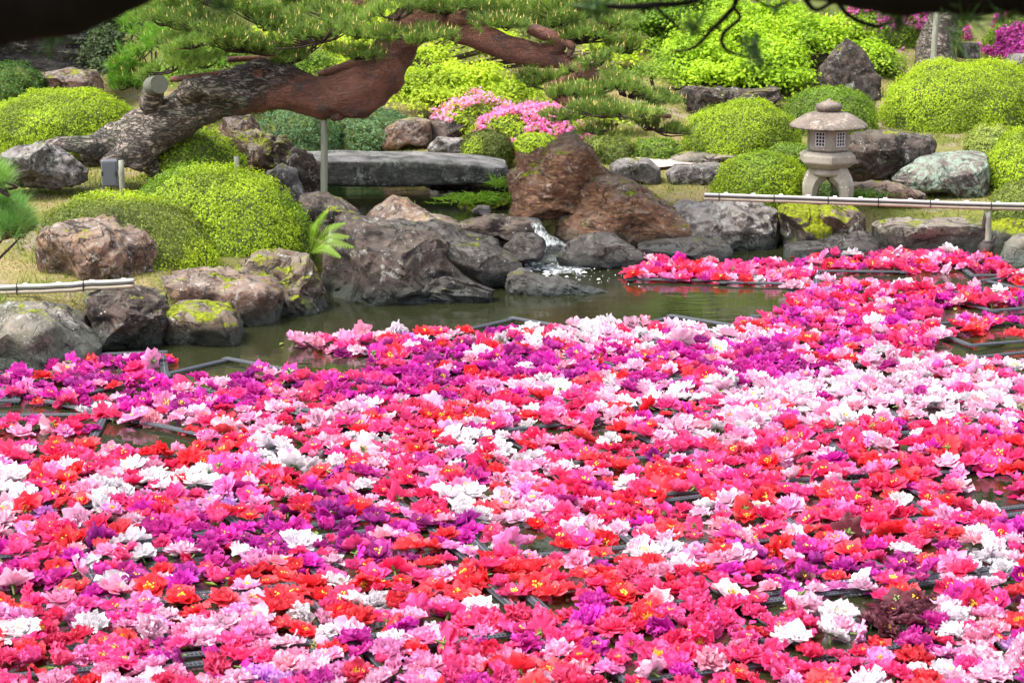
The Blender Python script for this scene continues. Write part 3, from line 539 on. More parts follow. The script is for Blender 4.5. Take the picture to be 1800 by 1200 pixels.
mound("clipped azalea dome beyond the frame behind the dark boulder", 1990, 2230, 270, 372, 17.6, 1.0, LIME, seed=26)
mound("dark thin shrub with brown twigs at the rail post", 1730, 1870, 318, 392, 16.9, .6, OLIVE, seed=11, leaf=.022, dens=.55)
mound("small olive clipped bush at the bridge end under the pink azalea", 808, 905, 226, 272, 18.9, .5, OLIVE, seed=12, leaf=.022, pal2=LIME)
mound("tiny lime bush behind the crag of the orange boulder", 902, 982, 232, 260, 18.9, .45, LIME, seed=13, leaf=.022)
mound("loose olive green bush under the pine's drooping branch", 1015, 1120, 234, 280, 19.0, .6, OLIVE, seed=14, leaf=.026, lump=.14, name="low_bush", cat="bush", group="low bushes")
mound("loose pale green bush beside the path slab", 1100, 1205, 240, 278, 19.1, .6, MID, seed=15, leaf=.026, lump=.14, name="low_bush", cat="bush", group="low bushes")
mound("unclipped yellow green shrub in the shade under the pine trunk", 255, 425, 226, 300, 17.1, .7, LIME, seed=16, leaf=.03, lump=.16, dens=.7, pal2=MID, name="wild_shrub", cat="shrub", group="wild shrubs")
mound("blue green juniper spreading behind the support post", 440, 600, 190, 262, 19.4, .9, BLUEG, seed=17, leaf=.026, lump=.12, name="juniper", cat="juniper", group="junipers")
mound("blue green juniper sprawling against the smooth boulder", 575, 740, 188, 262, 19.8, .9, BLUEG, seed=18, leaf=.026, lump=.12, name="juniper", cat="juniper", group="junipers")
mound("fresh green juniper left of the rounded brown boulder", -60, 85, 110, 168, 20.3, .9, [(.04, .09, .02), (.1, .2, .04), (.17, .31, .05)], seed=19, leaf=.028, lump=.12, name="juniper", cat="juniper", group="junipers")
mound("pink flowering azalea above the smooth boulder", 765, 905, 168, 228, 19.9, .8, LIME, seed=20, leaf=.026, lump=.12, name="flowering_azalea", cat="azalea", group="flowering azaleas", blossoms=((.80, .30, .60), 620))
mound("pink purple flowering azalea behind the small olive bush", 835, 1035, 190, 248, 19.5, .8, LIME, seed=21, leaf=.026, lump=.12, name="flowering_azalea", cat="azalea", group="flowering azaleas", blossoms=((.78, .22, .60), 1500))
mound("pale yellow leafed shrub beside the frame edge azalea", 1690, 1800, 222, 270, 19.2, .6, [(.2, .24, .05), (.3, .36, .07), (.42, .48, .12)], seed=22, leaf=.02, lump=.14, name="low_bush", cat="bush", group="low bushes")
mound("magenta azalea in full bloom at the frame's corner", 1728, 1880, 20, 95, 23.2, .9, MID, seed=23, leaf=.03, lump=.12, name="flowering_azalea", cat="azalea", group="flowering azaleas", blossoms=((.55, .035, .42), 3500))
mound("rose purple azalea in bloom in front of the shaded tree trunk", 1490, 1640, -20, 62, 23.6, .9, MID, seed=24, leaf=.03, lump=.12, name="flowering_azalea", cat="azalea", group="flowering azaleas", blossoms=((.55, .09, .40), 1600))
mound("little magenta azalea behind the shaded trunk", 1660, 1700, 28, 70, 23.9, .5, MID, seed=25, leaf=.03, lump=.12, name="flowering_azalea", cat="azalea", group="flowering azaleas", blossoms=((.55, .05, .40), 500))
# leafy layered shrubs and maples
def layered(label, blobs, pal, leaf, name, cat, seed, trunk_px, group=None, n_per=1.7, flat=.75, n_layers=None):
    """blobs: (px, py, rx_px, ry_px, Y); flattened sprays of leaves in tiers"""
    r = np.random.default_rng(seed); Ps = []; Ns = []
    g = Geo(); tb = trunk_px; base = at(tb[0], tb[1], tb[2])
    base[2] = float(ground_z(base[0], base[1])[0]) if True else base[2]
    for (px, py, rx, ry, Y) in blobs:
        c = at(px, py, Y); sx = rx * mpp(Y); sz = ry * mpp(Y); m = max(3, int(rx * ry / 90))
        for k in range(m):                       # clumps, each a tilted disc of leaves
            d = unit(r.normal(size=3)) * r.random() ** .4; cc = c + d * [sx * .85, min(sx, .55) * .8, sz * .85]; cr = r.uniform(.09, .2)
            nl = int(95 * n_per * (cr / .15) ** 2 * (.04 / leaf) ** 2 * .8); q = r.normal(size=(nl, 3)) * [cr * .6, cr * .6, cr * .16]; q[:, 2] -= (np.hypot(q[:, 0], q[:, 1]) / cr) ** 2 * cr * .22
            Ps.append(cc + q); nn = unit(np.array([0, -.25, 1]) + r.normal(size=(nl, 3)) * .42 + np.column_stack([q[:, 0], q[:, 1], q[:, 0] * 0]) / cr * .5); Ns.append(nn)
            if k % 3 == 0: tube(g, [base + [0, 0, .05], (base + cc) / 2 + [0, 0, sz * .2], cc - [0, 0, .03]], [.022, .012, .004], 5, 9)
    P = np.concatenate(Ps); Nn = np.concatenate(Ns); tint = leaf_tints(P, pal, r, 3.5, seed); V, F, T4 = leaves_geo(P, Nn, leaf * r.uniform(.7, 1.3, len(P)), .6, tint, r)
    root = thing(name, label, cat, tuple(base), group); fo = link("foliage", make_mesh("foliage", V - base, F, [M['leaf']], tint=T4), root); fo["kind"] = "stuff"
    g.build("branches", M['twig'], root, True, base); return root
layered("bright lime layered maple bush beside the tall triangular rock", [(1250, 60, 90, 50, 22.2), (1340, 45, 100, 38, 22.4), (1430, 55, 90, 38, 22.3), (1500, 60, 45, 40, 22.5), (1530, 100, 30, 40, 22.3), (1270, 115, 100, 38, 21.7), (1350, 100, 70, 45, 21.7), (1380, 125, 55, 22, 21.5), (1230, 100, 60, 40, 21.9), (1330, 20, 120, 25, 22.8)], MAPLE, .042, "maple_bush", "maple bush", 40, (1330, 165, 22.0), n_per=2.0)
layered("darker green maple leaning out behind the pine's branch tips", [(1150, 30, 60, 35, 23.0), (1210, 20, 70, 30, 23.2), (1180, 70, 45, 20, 22.8), (1120, 0, 60, 30, 23.3), (1190, -30, 90, 30, 23.4)], [(.06, .13, .01), (.14, .26, .015), (.24, .36, .02)], .042, "maple_bush", "maple bush", 41, (1170, 120, 23.0))
layered("loose yellow green shrub spreading behind the orange trunk's curve", [(760, 125, 60, 28, 20.6), (830, 130, 80, 32, 20.6), (760, 165, 55, 22, 20.2), (840, 165, 80, 24, 20.2), (900, 150, 45, 25, 20.4), (720, 150, 30, 25, 20.3)], YEL, .036, "leafy_shrub", "shrub", 42, (810, 200, 20.3), n_per=2.2)
layered("small dark green broadleaf shrub left of the maple bush", [(1185, 100, 28, 18, 22.0), (1210, 110, 25, 16, 21.9)], MID, .035, "leafy_shrub", "shrub", 43, (1190, 125, 22.0))
layered("bright shrub glowing behind the pine's crown", [(640, 70, 55, 25, 21.5), (560, 50, 60, 25, 21.8), (480, 55, 60, 25, 21.8), (600, 95, 50, 15, 21.3), (690, 20, 60, 25, 22), (820, 60, 80, 25, 21.8), (900, 75, 60, 22, 21.8), (1080, 80, 50, 30, 22.2), (760, 90, 50, 16, 21.4)], YEL, .04, "leafy_shrub", "shrub", 44, (650, 120, 21.5), n_per=1.6)
layered("soft green bush in the gap beneath the pine crown", [(430, 90, 80, 30, 20.8), (340, 120, 70, 25, 20.6), (540, 100, 60, 20, 20.8), (1000, 150, 50, 25, 20.8), (500, 130, 60, 16, 20.6)], MID, .035, "leafy_shrub", "shrub", 45, (440, 150, 20.8))
layered("glowing green sprig between the pine's drooping twigs", [(1085, 190, 35, 12, 20.0), (1055, 195, 25, 10, 20.0)], YEL, .036, "leafy_shrub", "shrub", 46, (1075, 225, 20.0))
layered("added dark shrub standing in for deep shade beside the slate outcrop", [(200, 30, 40, 25, 21.8), (195, 75, 30, 30, 21.6), (190, 115, 25, 20, 21.3), (230, 20, 40, 20, 22)], DARKG, .045, "leafy_shrub", "shrub", 47, (195, 140, 21.6))  # shrub added to fill a gap that lies in dark shade
layered("dull green loose shrub behind the maple and the dark rock ridge", [(1150, 120, 35, 12, 21.3), (1560, 110, 25, 20, 22.2)], MID, .035, "leafy_shrub", "shrub", 48, (1150, 140, 21.4))
layered("dark low shrub between the lantern's legs", [(1452, 335, 30, 18, 17.35), (1475, 350, 35, 12, 17.3)], [(.03, .06, .012), (.06, .11, .02), (.12, .2, .03)], .028, "leafy_shrub", "shrub", 49, (1455, 360, 17.35))  # shrub added to darken the gap behind the legs
# far evergreen belt that closes the garden (its lower edge shows at the top of the picture and in the water)
def far_tree(x, y, h, wd, pal, seed, label, vis=1.0):
    r = np.random.default_rng(seed); z0 = float(ground_z(x, y)[0]); base = np.array([x, y, z0]); g = Geo(); tube(g, [base - [0, 0, .3], base + [r.uniform(-.2, .2), 0, h * .4], base + [r.uniform(-.4, .4), 0, h * .9]], [.16, .11, .03], 8, 12)
    n_c = int(60 * vis); Ps = []; Ns = []
    for k in range(n_c):
        t = r.random() ** .8; d = r.normal(size=3); c = base + [d[0] * wd * .38 * (1.1 - .5 * t), d[1] * wd * .3, h * (.12 + .85 * t)]; cr = r.uniform(.28, .55); nl = 110
        q = r.normal(size=(nl, 3)) * [cr * .6, cr * .6, cr * .35]; Ps.append(c + q); Ns.append(unit(q + [0, 0, .4 * cr] + r.normal(size=(nl, 3)) * .15))
        if k % 4 == 0: tube(g, [base + [0, 0, h * (.1 + .6 * t)], c], [.04, .012], 5, 4)
    P = np.concatenate(Ps); N_ = np.concatenate(Ns); V, F, T4 = leaves_geo(P, N_, .10 * r.uniform(.7, 1.4, len(P)), .6, leaf_tints(P, pal, r, 1.2, seed), r)
    root = thing("evergreen_tree", label, "tree", tuple(base), "evergreen trees closing the garden"); fo = link("crown", make_mesh("crown", V - base, F, [M['leaf']], tint=T4), root); fo["kind"] = "stuff"; g.build("trunk", M['blackbark'], root, True, base)
FT = ["behind the slate outcrop at the edge", "over the pale stone strip beside the slate", "behind the fresh green young pine", "with mid green crown behind the pine's left crown", "over the middle of the red trunked pine", "with mid green crown behind the pine's drooping limb", "behind the darker maple", "with mid green crown above the triangular rock", "behind the magenta azaleas", "tallest over the slate outcrop, in the second row", "tall in the second row over the pine", "tall in the second row over the maple", "tall in the second row over the magenta azaleas", "broad one past the slate outcrop, beyond the frame", "broad one past the magenta azaleas, beyond the frame", "low one beside the pond's near bank, beyond the frame"]
for k, (x, y, h, w_, p) in enumerate([(-6.2, 25.5, 6, 3, 0), (-4.6, 25.4, 6.5, 3, 0), (-3.2, 26.5, 7.5, 3.2, 0), (-1.6, 26, 7, 3.2, 1), (.2, 26.8, 8, 3.4, 0), (1.8, 26, 6.5, 3, 1), (3.4, 26.8, 8, 3.4, 0), (5.0, 26.6, 7, 3.2, 1), (6.8, 26.8, 8, 3.4, 0), (-5.4, 28.5, 9, 4, 0), (-1, 30, 10, 4.5, 0), (2.8, 30, 10, 4.5, 0), (6.5, 30, 10, 4.5, 0), (-8.5, 25, 8, 4, 0), (9, 27, 9, 4, 0), (-8, 20, 6, 3, 0)]):
    far_tree(x, y, h, w_, DARKG if p == 0 else [(.03, .06, .012), (.07, .13, .02), (.12, .2, .03)], 200 + k, "evergreen tree " + FT[k])
# ------------------------------------------------------------------ pines
def needle_tufts(C, D, r, length=.07, count=18, width=.0016, pal=((.09, .15, .03), (.16, .25, .045), (.24, .33, .06)), spread=.75, seed=0):
    n = len(C); k = count
    dirs = unit(np.repeat(D, k, 0) + r.normal(size=(n * k, 3)) * spread * .62); P0 = np.repeat(C, k, 0) - np.repeat(D, k, 0) * r.uniform(0, .035, (n * k, 1)); L = length * r.uniform(.7, 1.15, (n * k, 1))
    side = unit(np.cross(dirs, unit(r.normal(size=(n * k, 3))))) * width
    V = np.stack([P0 - side, P0 + side, P0 + dirs * L], 1).reshape(-1, 3); F = np.arange(n * k * 3).reshape(-1, 3)
    t = leaf_tints(C, pal, r, 3.0, seed); t = np.repeat(np.repeat(t, k, 0) * r.uniform(.75, 1.25, (n * k, 1)), 3, 0); return V, F, t
def candles(C, D, r, L=.030, w=.0042, col=(.80, .62, .26)):
    n = len(C); D = unit(D * .9 + np.array([0, 0, 1.0]) + r.normal(size=D.shape) * .2); a = unit(np.cross(D, r.normal(size=(n, 3)))); b = np.cross(D, a); L = L * r.uniform(.6, 1.5, (n, 1))
    V = np.stack([C + a * w, C - a * w * .5 + b * w, C - a * w * .5 - b * w, C + D * L], 1).reshape(-1, 3)
    i = np.arange(n)[:, None] * 4; F = np.concatenate([i + [0, 1, 3], i + [1, 2, 3], i + [2, 0, 3]]); return V, F, np.repeat(np.array(col)[None] * r.uniform(.7, 1.2, (n, 1)), 4, 0)
def pads(pad_list, r, twig_g, dens=1.0, seed=0, origin_y=None):
    Cs = []; Ds = []
    for (px, py, rx, ry, Y) in pad_list:
        c = at(px + r.normal() * 8, py + r.normal() * 5, Y + r.normal() * .12); sx = rx * mpp(Y); sz = ry * mpp(Y) * (1.25 if px < 900 or py < 90 else 1.45); sy = min(max(sx * .6, .14), .35)
        n = int(sx * sy * math.pi / (.036 ** 2) * 1.4 * dens)
        u = r.normal(size=(n, 3)); u = unit(u) * (r.random((n, 1)) ** .33); u[:, 2] = np.abs(u[:, 2]) * .9 - .25 * r.random(n)
        wob = .35 * sz * vnoise(np.column_stack([u[:, 0] * sx * 6, u[:, 1] * sx * 6, u[:, 0] * 0]) + px, seed)
        tl = r.normal() * .24; P = c + u * [sx, sy, sz * 1.25]; P[:, 2] += wob * 2.2 + (P[:, 0] - c[0]) * tl; edge = u * [1, 1, .3]
        cl_ = vnoise(P * [9, 9, 14] + px, seed + 3) > -.42; P = P[cl_]; u = u[cl_]; edge = edge[cl_]; n = len(P)
        Cs.append(P); Ds.append(unit(edge * .75 + np.array([0, 0, .8]) + r.normal(size=(n, 3)) * .25))
        # fan of dark twigs beneath
        hub = c + np.array([r.uniform(-.3, .3) * sx, .1, -sz * .9])
        for q in r.permutation(n)[:max(8, int(n * (.10 if px < 900 else .17)))]:
            mid = (hub + P[q]) / 2 + r.normal(size=3) * [.03, .03, .012] - [0, 0, sz * .25]
            tube(twig_g, [hub, mid, P[q]], [.009, .006, .0026], 4, 6)
    return np.concatenate(Cs), np.concatenate(Ds)
r = np.random.default_rng(99)
PB = at(200, 275, 16.9); PB[2] = float(ground_z(PB[0], 16.9)[0])
pine = thing("pine_tree", "old leaning pine with thick red trunk propped by a post", "pine tree", tuple(PB))
g = Geo()
TP = [(150, 268, 26, 17.0), (195, 258, 34, 16.95), (250, 232, 43, 16.9), (320, 200, 40, 16.8), (380, 172, 38, 16.8), (430, 156, 42, 16.8), (480, 150, 42, 16.8), (530, 160, 38, 16.8), (575, 170, 38, 16.8), (620, 165, 42, 16.8), (662, 138, 42, 16.85), (688, 100, 36, 16.9), (706, 65, 34, 16.9), (728, 30, 33, 16.95), (755, -20, 30, 17), (800, -90, 24, 17.1)]
pp = [at(x, y, Y) for x, y, _, Y in TP]; rr = [q * mpp(Y) for _, _, q, Y in TP]
Q = smooth_path(np.column_stack([pp, rr]), 170)
tube(g, Q[:, :3], Q[:, 3], 44, 170, rough=.16, seed=3, freq=5.5)
V = g.V[0]; sq = proj(V); fac = np.clip(ss(620, 330, sq[:, 0] + (sq[:, 1] - 160) * 1.6), 0, 1); g.T[0] = np.repeat(fac[:, None], 3, 1)
for c, rad, st in ((at(455, 134, 16.70), .065, .4), (at(592, 200, 16.76), .06, .1), (at(640, 130, 16.75), .05, .2), (at(420, 150, 16.72), .055, .8)):
    IV, IF = ICO[3]; g.add(c + IV * rad * [1, .8, .95] * (1 + .15 * fbm(IV * 2 + c, 2))[:, None], IF, st)
def px_tube(g, pts, seg=10, rough=.15, tint=0.0, n=None):
    P = [at(x, y, Y) for x, y, _, Y in pts]; tube(g, P, [q * mpp(Y) for _, _, q, Y in pts], seg, n, rough=rough, seed=4, freq=7, tint=tint)
px_tube(g, [(200, 262, 30, 16.95), (150, 255, 18, 16.8), (100, 252, 11, 16.8), (60, 262, 6, 16.8)], 14, .2, 1.0)
px_tube(g, [(290, 225, 34, 16.85), (245, 255, 36, 16.8), (215, 275, 24, 16.75), (180, 292, 14, 16.7)], 18, .22, 1.0)
px_tube(g, [(262, 235, 32, 16.8), (244, 268, 28, 16.78), (232, 296, 18, 16.75)], 16, .24, 1.0)
px_tube(g, [(250, 250, 28, 16.95), (262, 285, 20, 16.9), (285, 310, 12, 16.9)], 14, .22, 1.0)
px_tube(g, [(330, 165, 24, 16.7), (350, 152, 20, 16.55), (390, 158, 18, 16.5), (440, 178, 10, 16.55)], 14, .3, 1.0)
tr = g.build("trunk", M['bark'], pine, True, PB, tint=True)
g = Geo(); c = at(264, 186, 16.75); c2 = at(268, 152, 16.55); e = at(280, 148, 16.38); tube(g, [c, c2 + [0, .06, -.02], c2], [.085, .078, .066], 20, 8, rough=.1, tint=1.0)
stub = g.build("branch_stub", M['bark'], pine, True, PB, tint=True)
g = Geo(); tube(g, [c2 + [-.01, .10, 0], c2, e], [.066, .068, .066], 24, 10, rough=.05, tint=1.0); o = g.build("sawn_end", M['sawn'], stub, True, PB); o.location = (0, 0, 0)
try: o.data.set_sharp_from_angle(angle=R(40))
except Exception: pass
limbs = [("limb", [(735, 25, 24, 16.9), (800, 50, 24, 16.7), (860, 72, 23, 16.6), (920, 92, 22, 16.5), (985, 106, 16, 16.5), (1030, 125, 14, 16.4), (1060, 150, 8, 16.4)]),
         ("limb", [(905, 92, 14, 16.55), (950, 90, 13, 16.5), (982, 82, 13, 16.45), (972, 66, 11, 16.4), (945, 55, 12, 16.4), (928, 50, 9, 16.4)]),
         ("limb", [(560, 132, 7, 17.2), (600, 122, 10, 17.25), (640, 108, 12, 17.2), (665, 103, 12, 17.1), (690, 105, 10, 17.0)]),
         ("limb", [(790, 40, 12, 16.6), (820, 30, 13, 16.6), (845, 42, 9, 16.6), (855, 52, 5, 16.6)]),
         ("limb", [(1030, 128, 7, 16.4), (960, 155, 6, 16.3), (1010, 185, 10, 16.2), (1060, 200, 8, 16.2), (1100, 195, 5, 16.2), (1180, 205, 4, 16.2)]),
         ("limb", [(985, 72, 6, 16.4), (1005, 82, 7, 16.4), (1000, 100, 4, 16.4), (1030, 95, 3, 16.4)]),
         ("limb", [(430, 150, 12, 16.9), (480, 108, 12, 17), (500, 98, 9, 17), (470, 102, 6, 17), (400, 105, 5, 16.9)]),
         ("limb", [(560, -30, 12, 16.9), (620, 5, 14, 16.8), (665, 12, 9, 16.8)]),
         ("limb", [(300, 140, 5, 16.7), (350, 135, 6, 16.7), (400, 130, 7, 16.8)])]
for nm, pts in limbs:
    g = Geo(); px_tube(g, pts, 14, .14, .1 if pts[0][2] > 6 else .2); g.build(nm, M['bark'], pine, True, PB, tint=True)
PADS = [(300, 12, 60, 14, 16.6), (290, 40, 62, 12, 16.5), (370, 52, 105, 15, 16.4), (470, 30, 110, 18, 16.6), (560, 60, 90, 15, 16.4), (600, 20, 90, 20, 16.6), (430, 84, 115, 12, 16.5), (345, 78, 60, 10, 16.4), (520, 92, 90, 12, 16.6), (300, 122, 62, 12, 16.6), (350, 108, 60, 10, 16.8), (460, 106, 60, 9, 17.0), (620, 85, 60, 10, 16.7), (700, 22, 65, 18, 16.3), (730, 62, 90, 12, 16.2), (650, 50, 60, 12, 16.4), (800, 12, 100, 18, 16.6), (900, 12, 110, 16, 16.6), (1000, 25, 110, 18, 16.6), (870, 38, 60, 10, 16.5), (980, 48, 60, 8, 16.6), (1055, 50, 70, 16, 16.5), (1020, 75, 75, 10, 16.4), (1060, 100, 55, 14, 16.5), (1090, 75, 40, 16, 16.6), (975, 130, 55, 8, 16.4), (955, 148, 42, 12, 16.3), (1040, 148, 80, 9, 16.3), (1110, 152, 55, 12, 16.3), (1150, 172, 45, 9, 16.2), (1030, 172, 80, 8, 16.2), (1090, 205, 90, 9, 16.2), (1165, 212, 60, 9, 16.2), (1010, 205, 50, 8, 16.1), (1060, 225, 55, 6, 16.2),
        (380, -15, 120, 16, 16.7), (540, -25, 120, 18, 16.8), (700, -30, 120, 20, 16.9), (860, -30, 130, 20, 16.8), (1010, -20, 100, 18, 16.8), (280, 70, 25, 8, 16.6), (700, -80, 250, 20, 17.2), (400, -80, 150, 20, 17.2), (950, -80, 160, 20, 17.2)]
tg = Geo(); C, D = pads(PADS, r, tg, 1.0, 1)
V, F, T = needle_tufts(C, D, r, .066, 22, .0017, pal=((.10, .165, .035), (.19, .30, .06), (.29, .41, .08)), seed=2)
o = link("needles", make_mesh("needles", V - PB, F, [M['needle']], tint=T), pine); o["kind"] = "stuff"
q = (r.random(len(C)) < .32) & (vnoise(C * 3.1, 5) > -.35); V, F, T = candles(C[q] + D[q] * .03, D[q], r)
o = link("candles", make_mesh("candles", V - PB, F, [M['needle']], tint=T), pine); o["kind"] = "stuff"
o = tg.build("twigs", M['twig'], pine, True, PB); o["kind"] = "stuff"
# smaller fresh green pine at the back left
def small_pine(label, plist, base_px, pal, seed, length=.08, count=20, width=.0019, dens=1.0, cand=.1, name="young_pine", bend=None, bz=None):
    r = np.random.default_rng(seed); tg = Geo(); C, D = pads(plist, r, tg, dens, seed); b = at(*base_px); b[2] = float(ground_z(b[0], b[1])[0]) if bz is None else bz
    root = thing(name, label, "pine tree", tuple(b)); g = Geo(); top = C.mean(0); tube(g, [b - [0, 0, .1], (b + top) / 2 + [.08, 0, 0], top], [.05, .03, .01], 10, 14, rough=.2)
    for (px, py, rx, ry, Y) in plist: tube(g, [(b + top * 3) / 4, at(px, py, Y) - [0, 0, .03]], [.010, .004], 6, 6)
    g.build("trunk", M['twig'], root, True, b)
    V, F, T = needle_tufts(C, D, r, length, count, width, pal=pal, seed=seed, spread=.9); o = link("needles", make_mesh("needles", V - b, F, [M['needle']], tint=T), root); o["kind"] = "stuff"
    if cand:
        q = r.random(len(C)) < cand; V, F, T = candles(C[q] + D[q] * .03, D[q], r); o = link("candles", make_mesh("candles", V - b, F, [M['needle']], tint=T), root); o["kind"] = "stuff"
    o = tg.build("twigs", M['twig'], root, True, b); o["kind"] = "stuff"
small_pine("small fresh green pine behind the sawn branch stub", [(265, 58, 50, 20, 18.4), (300, 75, 60, 16, 18.2), (250, 85, 40, 18, 18.3), (215, 105, 32, 16, 18.3), (240, 135, 42, 20, 18.2), (215, 140, 30, 16, 18.2), (330, 90, 60, 14, 18.5)], (250, 190, 18.4), ((.08, .18, .02), (.14, .30, .03), (.2, .38, .05)), 51, dens=1.1)
small_pine("soft needled pine spray hanging in over the pond's left bank", [(-5, 345, 35, 25, 9.0), (30, 375, 30, 22, 9.1), (10, 400, 32, 18, 9.0), (-30, 310, 30, 25, 9.0), (40, 400, 20, 12, 9.1), (-60, 380, 40, 30, 9.1)], (-420, 500, 9.2), ((.10, .24, .06), (.18, .36, .08), (.28, .48, .10)), 52, length=.085, count=34, width=.0011, dens=1.5, cand=0, name="overhanging_pine")
# two dark pines the photographer stands beneath
def near_tree(label, base, trunk, limb_pts, twigs, tuft_pts, seed, shade_canopy=()):
    b = np.array(base, float); root = thing("overhanging_pine", label, "pine tree", tuple(b)); r = np.random.default_rng(seed)
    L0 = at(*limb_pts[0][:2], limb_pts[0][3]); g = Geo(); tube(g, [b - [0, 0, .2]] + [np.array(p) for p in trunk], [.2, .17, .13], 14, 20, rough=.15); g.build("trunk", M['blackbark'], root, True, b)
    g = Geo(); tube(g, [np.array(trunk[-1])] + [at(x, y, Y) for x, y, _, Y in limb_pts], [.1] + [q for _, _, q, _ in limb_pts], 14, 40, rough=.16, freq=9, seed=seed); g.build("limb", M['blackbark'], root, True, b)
    for tw in twigs:
        g = Geo(); tube(g, [at(x, y, Y) for x, y, _, Y in tw], [q for _, _, q, _ in tw], 8, rough=.2, freq=20); g.build("twig", M['blackbark'], root, True, b)
    if tuft_pts:
        C = []; 
        for (x, y, Y, n, sp) in tuft_pts:
            c = at(x, y, Y); C.append(c + r.normal(size=(n, 3)) * [sp, sp, sp * .6])
        for (cc_, n_, sp_) in shade_canopy: C.append(np.array(cc_) + r.normal(size=(n_, 3)) * sp_)  # out-of-view crown needles added to throw shade on the limb
        C = np.concatenate(C); D = unit(r.normal(size=(len(C), 3)) + [0, 0, .6]); V, F, T = needle_tufts(C, D, r, .06, 26, .0016, pal=((.02, .05, .015), (.04, .09, .02), (.07, .13, .03)))
        o = link("needles", make_mesh("needles", V - b, F, [M['needle']], tint=T), root); o["kind"] = "stuff"
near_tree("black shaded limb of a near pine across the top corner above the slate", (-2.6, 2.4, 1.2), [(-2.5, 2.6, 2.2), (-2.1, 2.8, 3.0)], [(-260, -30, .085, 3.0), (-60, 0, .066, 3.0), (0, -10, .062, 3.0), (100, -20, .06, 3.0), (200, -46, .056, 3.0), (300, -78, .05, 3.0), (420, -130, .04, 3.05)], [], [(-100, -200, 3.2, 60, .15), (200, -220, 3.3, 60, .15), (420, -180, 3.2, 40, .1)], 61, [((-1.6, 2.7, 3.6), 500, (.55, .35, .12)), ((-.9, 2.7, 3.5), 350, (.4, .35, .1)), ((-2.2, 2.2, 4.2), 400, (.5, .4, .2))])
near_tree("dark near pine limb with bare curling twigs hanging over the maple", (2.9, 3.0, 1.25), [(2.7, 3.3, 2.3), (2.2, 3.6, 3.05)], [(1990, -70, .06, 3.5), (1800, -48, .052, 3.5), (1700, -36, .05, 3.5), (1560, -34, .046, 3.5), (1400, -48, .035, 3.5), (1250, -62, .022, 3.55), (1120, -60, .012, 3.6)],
          [[(1300, -55, .006, 3.6), (1294, 0, .0055, 3.7), (1284, 20, .005, 3.7), (1252, 52, .004, 3.75), (1222, 82, .0035, 3.8), (1185, 92, .002, 3.8)], [(1288, 12, .004, 3.7), (1300, 32, .004, 3.7), (1270, 62, .0038, 3.7), (1277, 88, .003, 3.7), (1318, 102, .0018, 3.7)],
           [(1400, -40, .006, 3.5), (1418, 2, .005, 3.6), (1436, 18, .004, 3.6), (1468, 4, .004, 3.6), (1490, 26, .0045, 3.6), (1522, 42, .004, 3.6), (1548, 46, .003, 3.6), (1572, 30, .002, 3.6)],
           [(1300, -50, .005, 3.6), (1228, 0, .005, 3.6), (1150, 9, .005, 3.6), (1085, 13, .004, 3.6), (1020, 3, .0025, 3.6)], [(1150, 9, .003, 3.6), (1165, 24, .0025, 3.6), (1205, 60, .0015, 3.7)], [(1250, -55, .004, 3.6), (1330, 0, .003, 3.7), (1355, 12, .002, 3.7), (1400, 4, .0012, 3.7)]],
          [(1050, 8, 3.6, 4, .008), (1570, 28, 3.6, 4, .006), (1222, 40, 3.75, 2, .006), (1325, 92, 3.7, 3, .006), (1700, 12, 3.5, 5, .02), (1780, 6, 3.5, 7, .03), (1350, -180, 3.6, 60, .15), (1700, -200, 3.6, 70, .15)], 62, [((.6, 3.4, 3.9), 350, (.5, .3, .1)), ((1.5, 3.4, 3.9), 400, (.5, .35, .12)), ((.2, 3.0, 4.3), 300, (.5, .4, .15))])
# shaded tree with bamboo prop, back right
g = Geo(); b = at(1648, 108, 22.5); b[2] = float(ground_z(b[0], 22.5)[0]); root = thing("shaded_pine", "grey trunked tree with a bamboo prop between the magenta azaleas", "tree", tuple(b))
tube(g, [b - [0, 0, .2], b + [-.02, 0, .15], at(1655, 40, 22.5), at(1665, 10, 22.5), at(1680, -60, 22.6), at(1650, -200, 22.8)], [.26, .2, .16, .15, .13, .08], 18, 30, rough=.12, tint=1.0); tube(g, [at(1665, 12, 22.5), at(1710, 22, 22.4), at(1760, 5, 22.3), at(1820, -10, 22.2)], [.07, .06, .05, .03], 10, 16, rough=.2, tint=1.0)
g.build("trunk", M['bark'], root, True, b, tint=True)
C = b + r.normal(size=(500, 3)) * [.9, .5, .25] + [.2, 0, 1.6]; V, F, T = needle_tufts(C, unit(r.normal(size=(500, 3)) * .4 + [0, 0, 1]), r, .1, 16, .003, pal=DARKG); o = link("needles", make_mesh("needles", V - b, F, [M['needle']], tint=T), root); o["kind"] = "stuff"
g = Geo(); p0 = at(1640, 105, 22.1); p1 = at(1648, 0, 22.2); tube(g, [p0 - [0, 0, .1], (p0 + p1) / 2, p1], [.03, .03, .028], 10, 12); tag(g.build("bamboo_prop", M['post'], None, True, p0), "straight bamboo prop leaning on the shaded trunk", "prop")
g = Geo(); c = at(1702, 90, 22.6); box(g, c, .17, .17, .14, .3, bev=.01); box(g, c + [0, 0, .072], .15, .15, .012, .3); tag(g.build("stone_marker", M['r_grey'], None, False, c - [0, 0, .1]), "small square grey stone box beside the bamboo prop", "stone marker")
# support post under the pine trunk
p0 = at(569, 352, 16.8); p1 = at(569, 204, 16.8); g = Geo(); tube(g, [p0 - [0, 0, .06], (p0 + p1) / 2 + [.004, 0, 0], p1], [.027, .026, .025], 12, 20, rough=.06)
post = tag(g.build("support_post", M['post'], None, True, p0), "weathered grey green post propping up the old pine trunk", "post")
g = Geo(); box(g, p1 + [0, 0, .01], .09, .07, .02, bev=.005); g.build("cap_block", M['post'], post, False, p1)
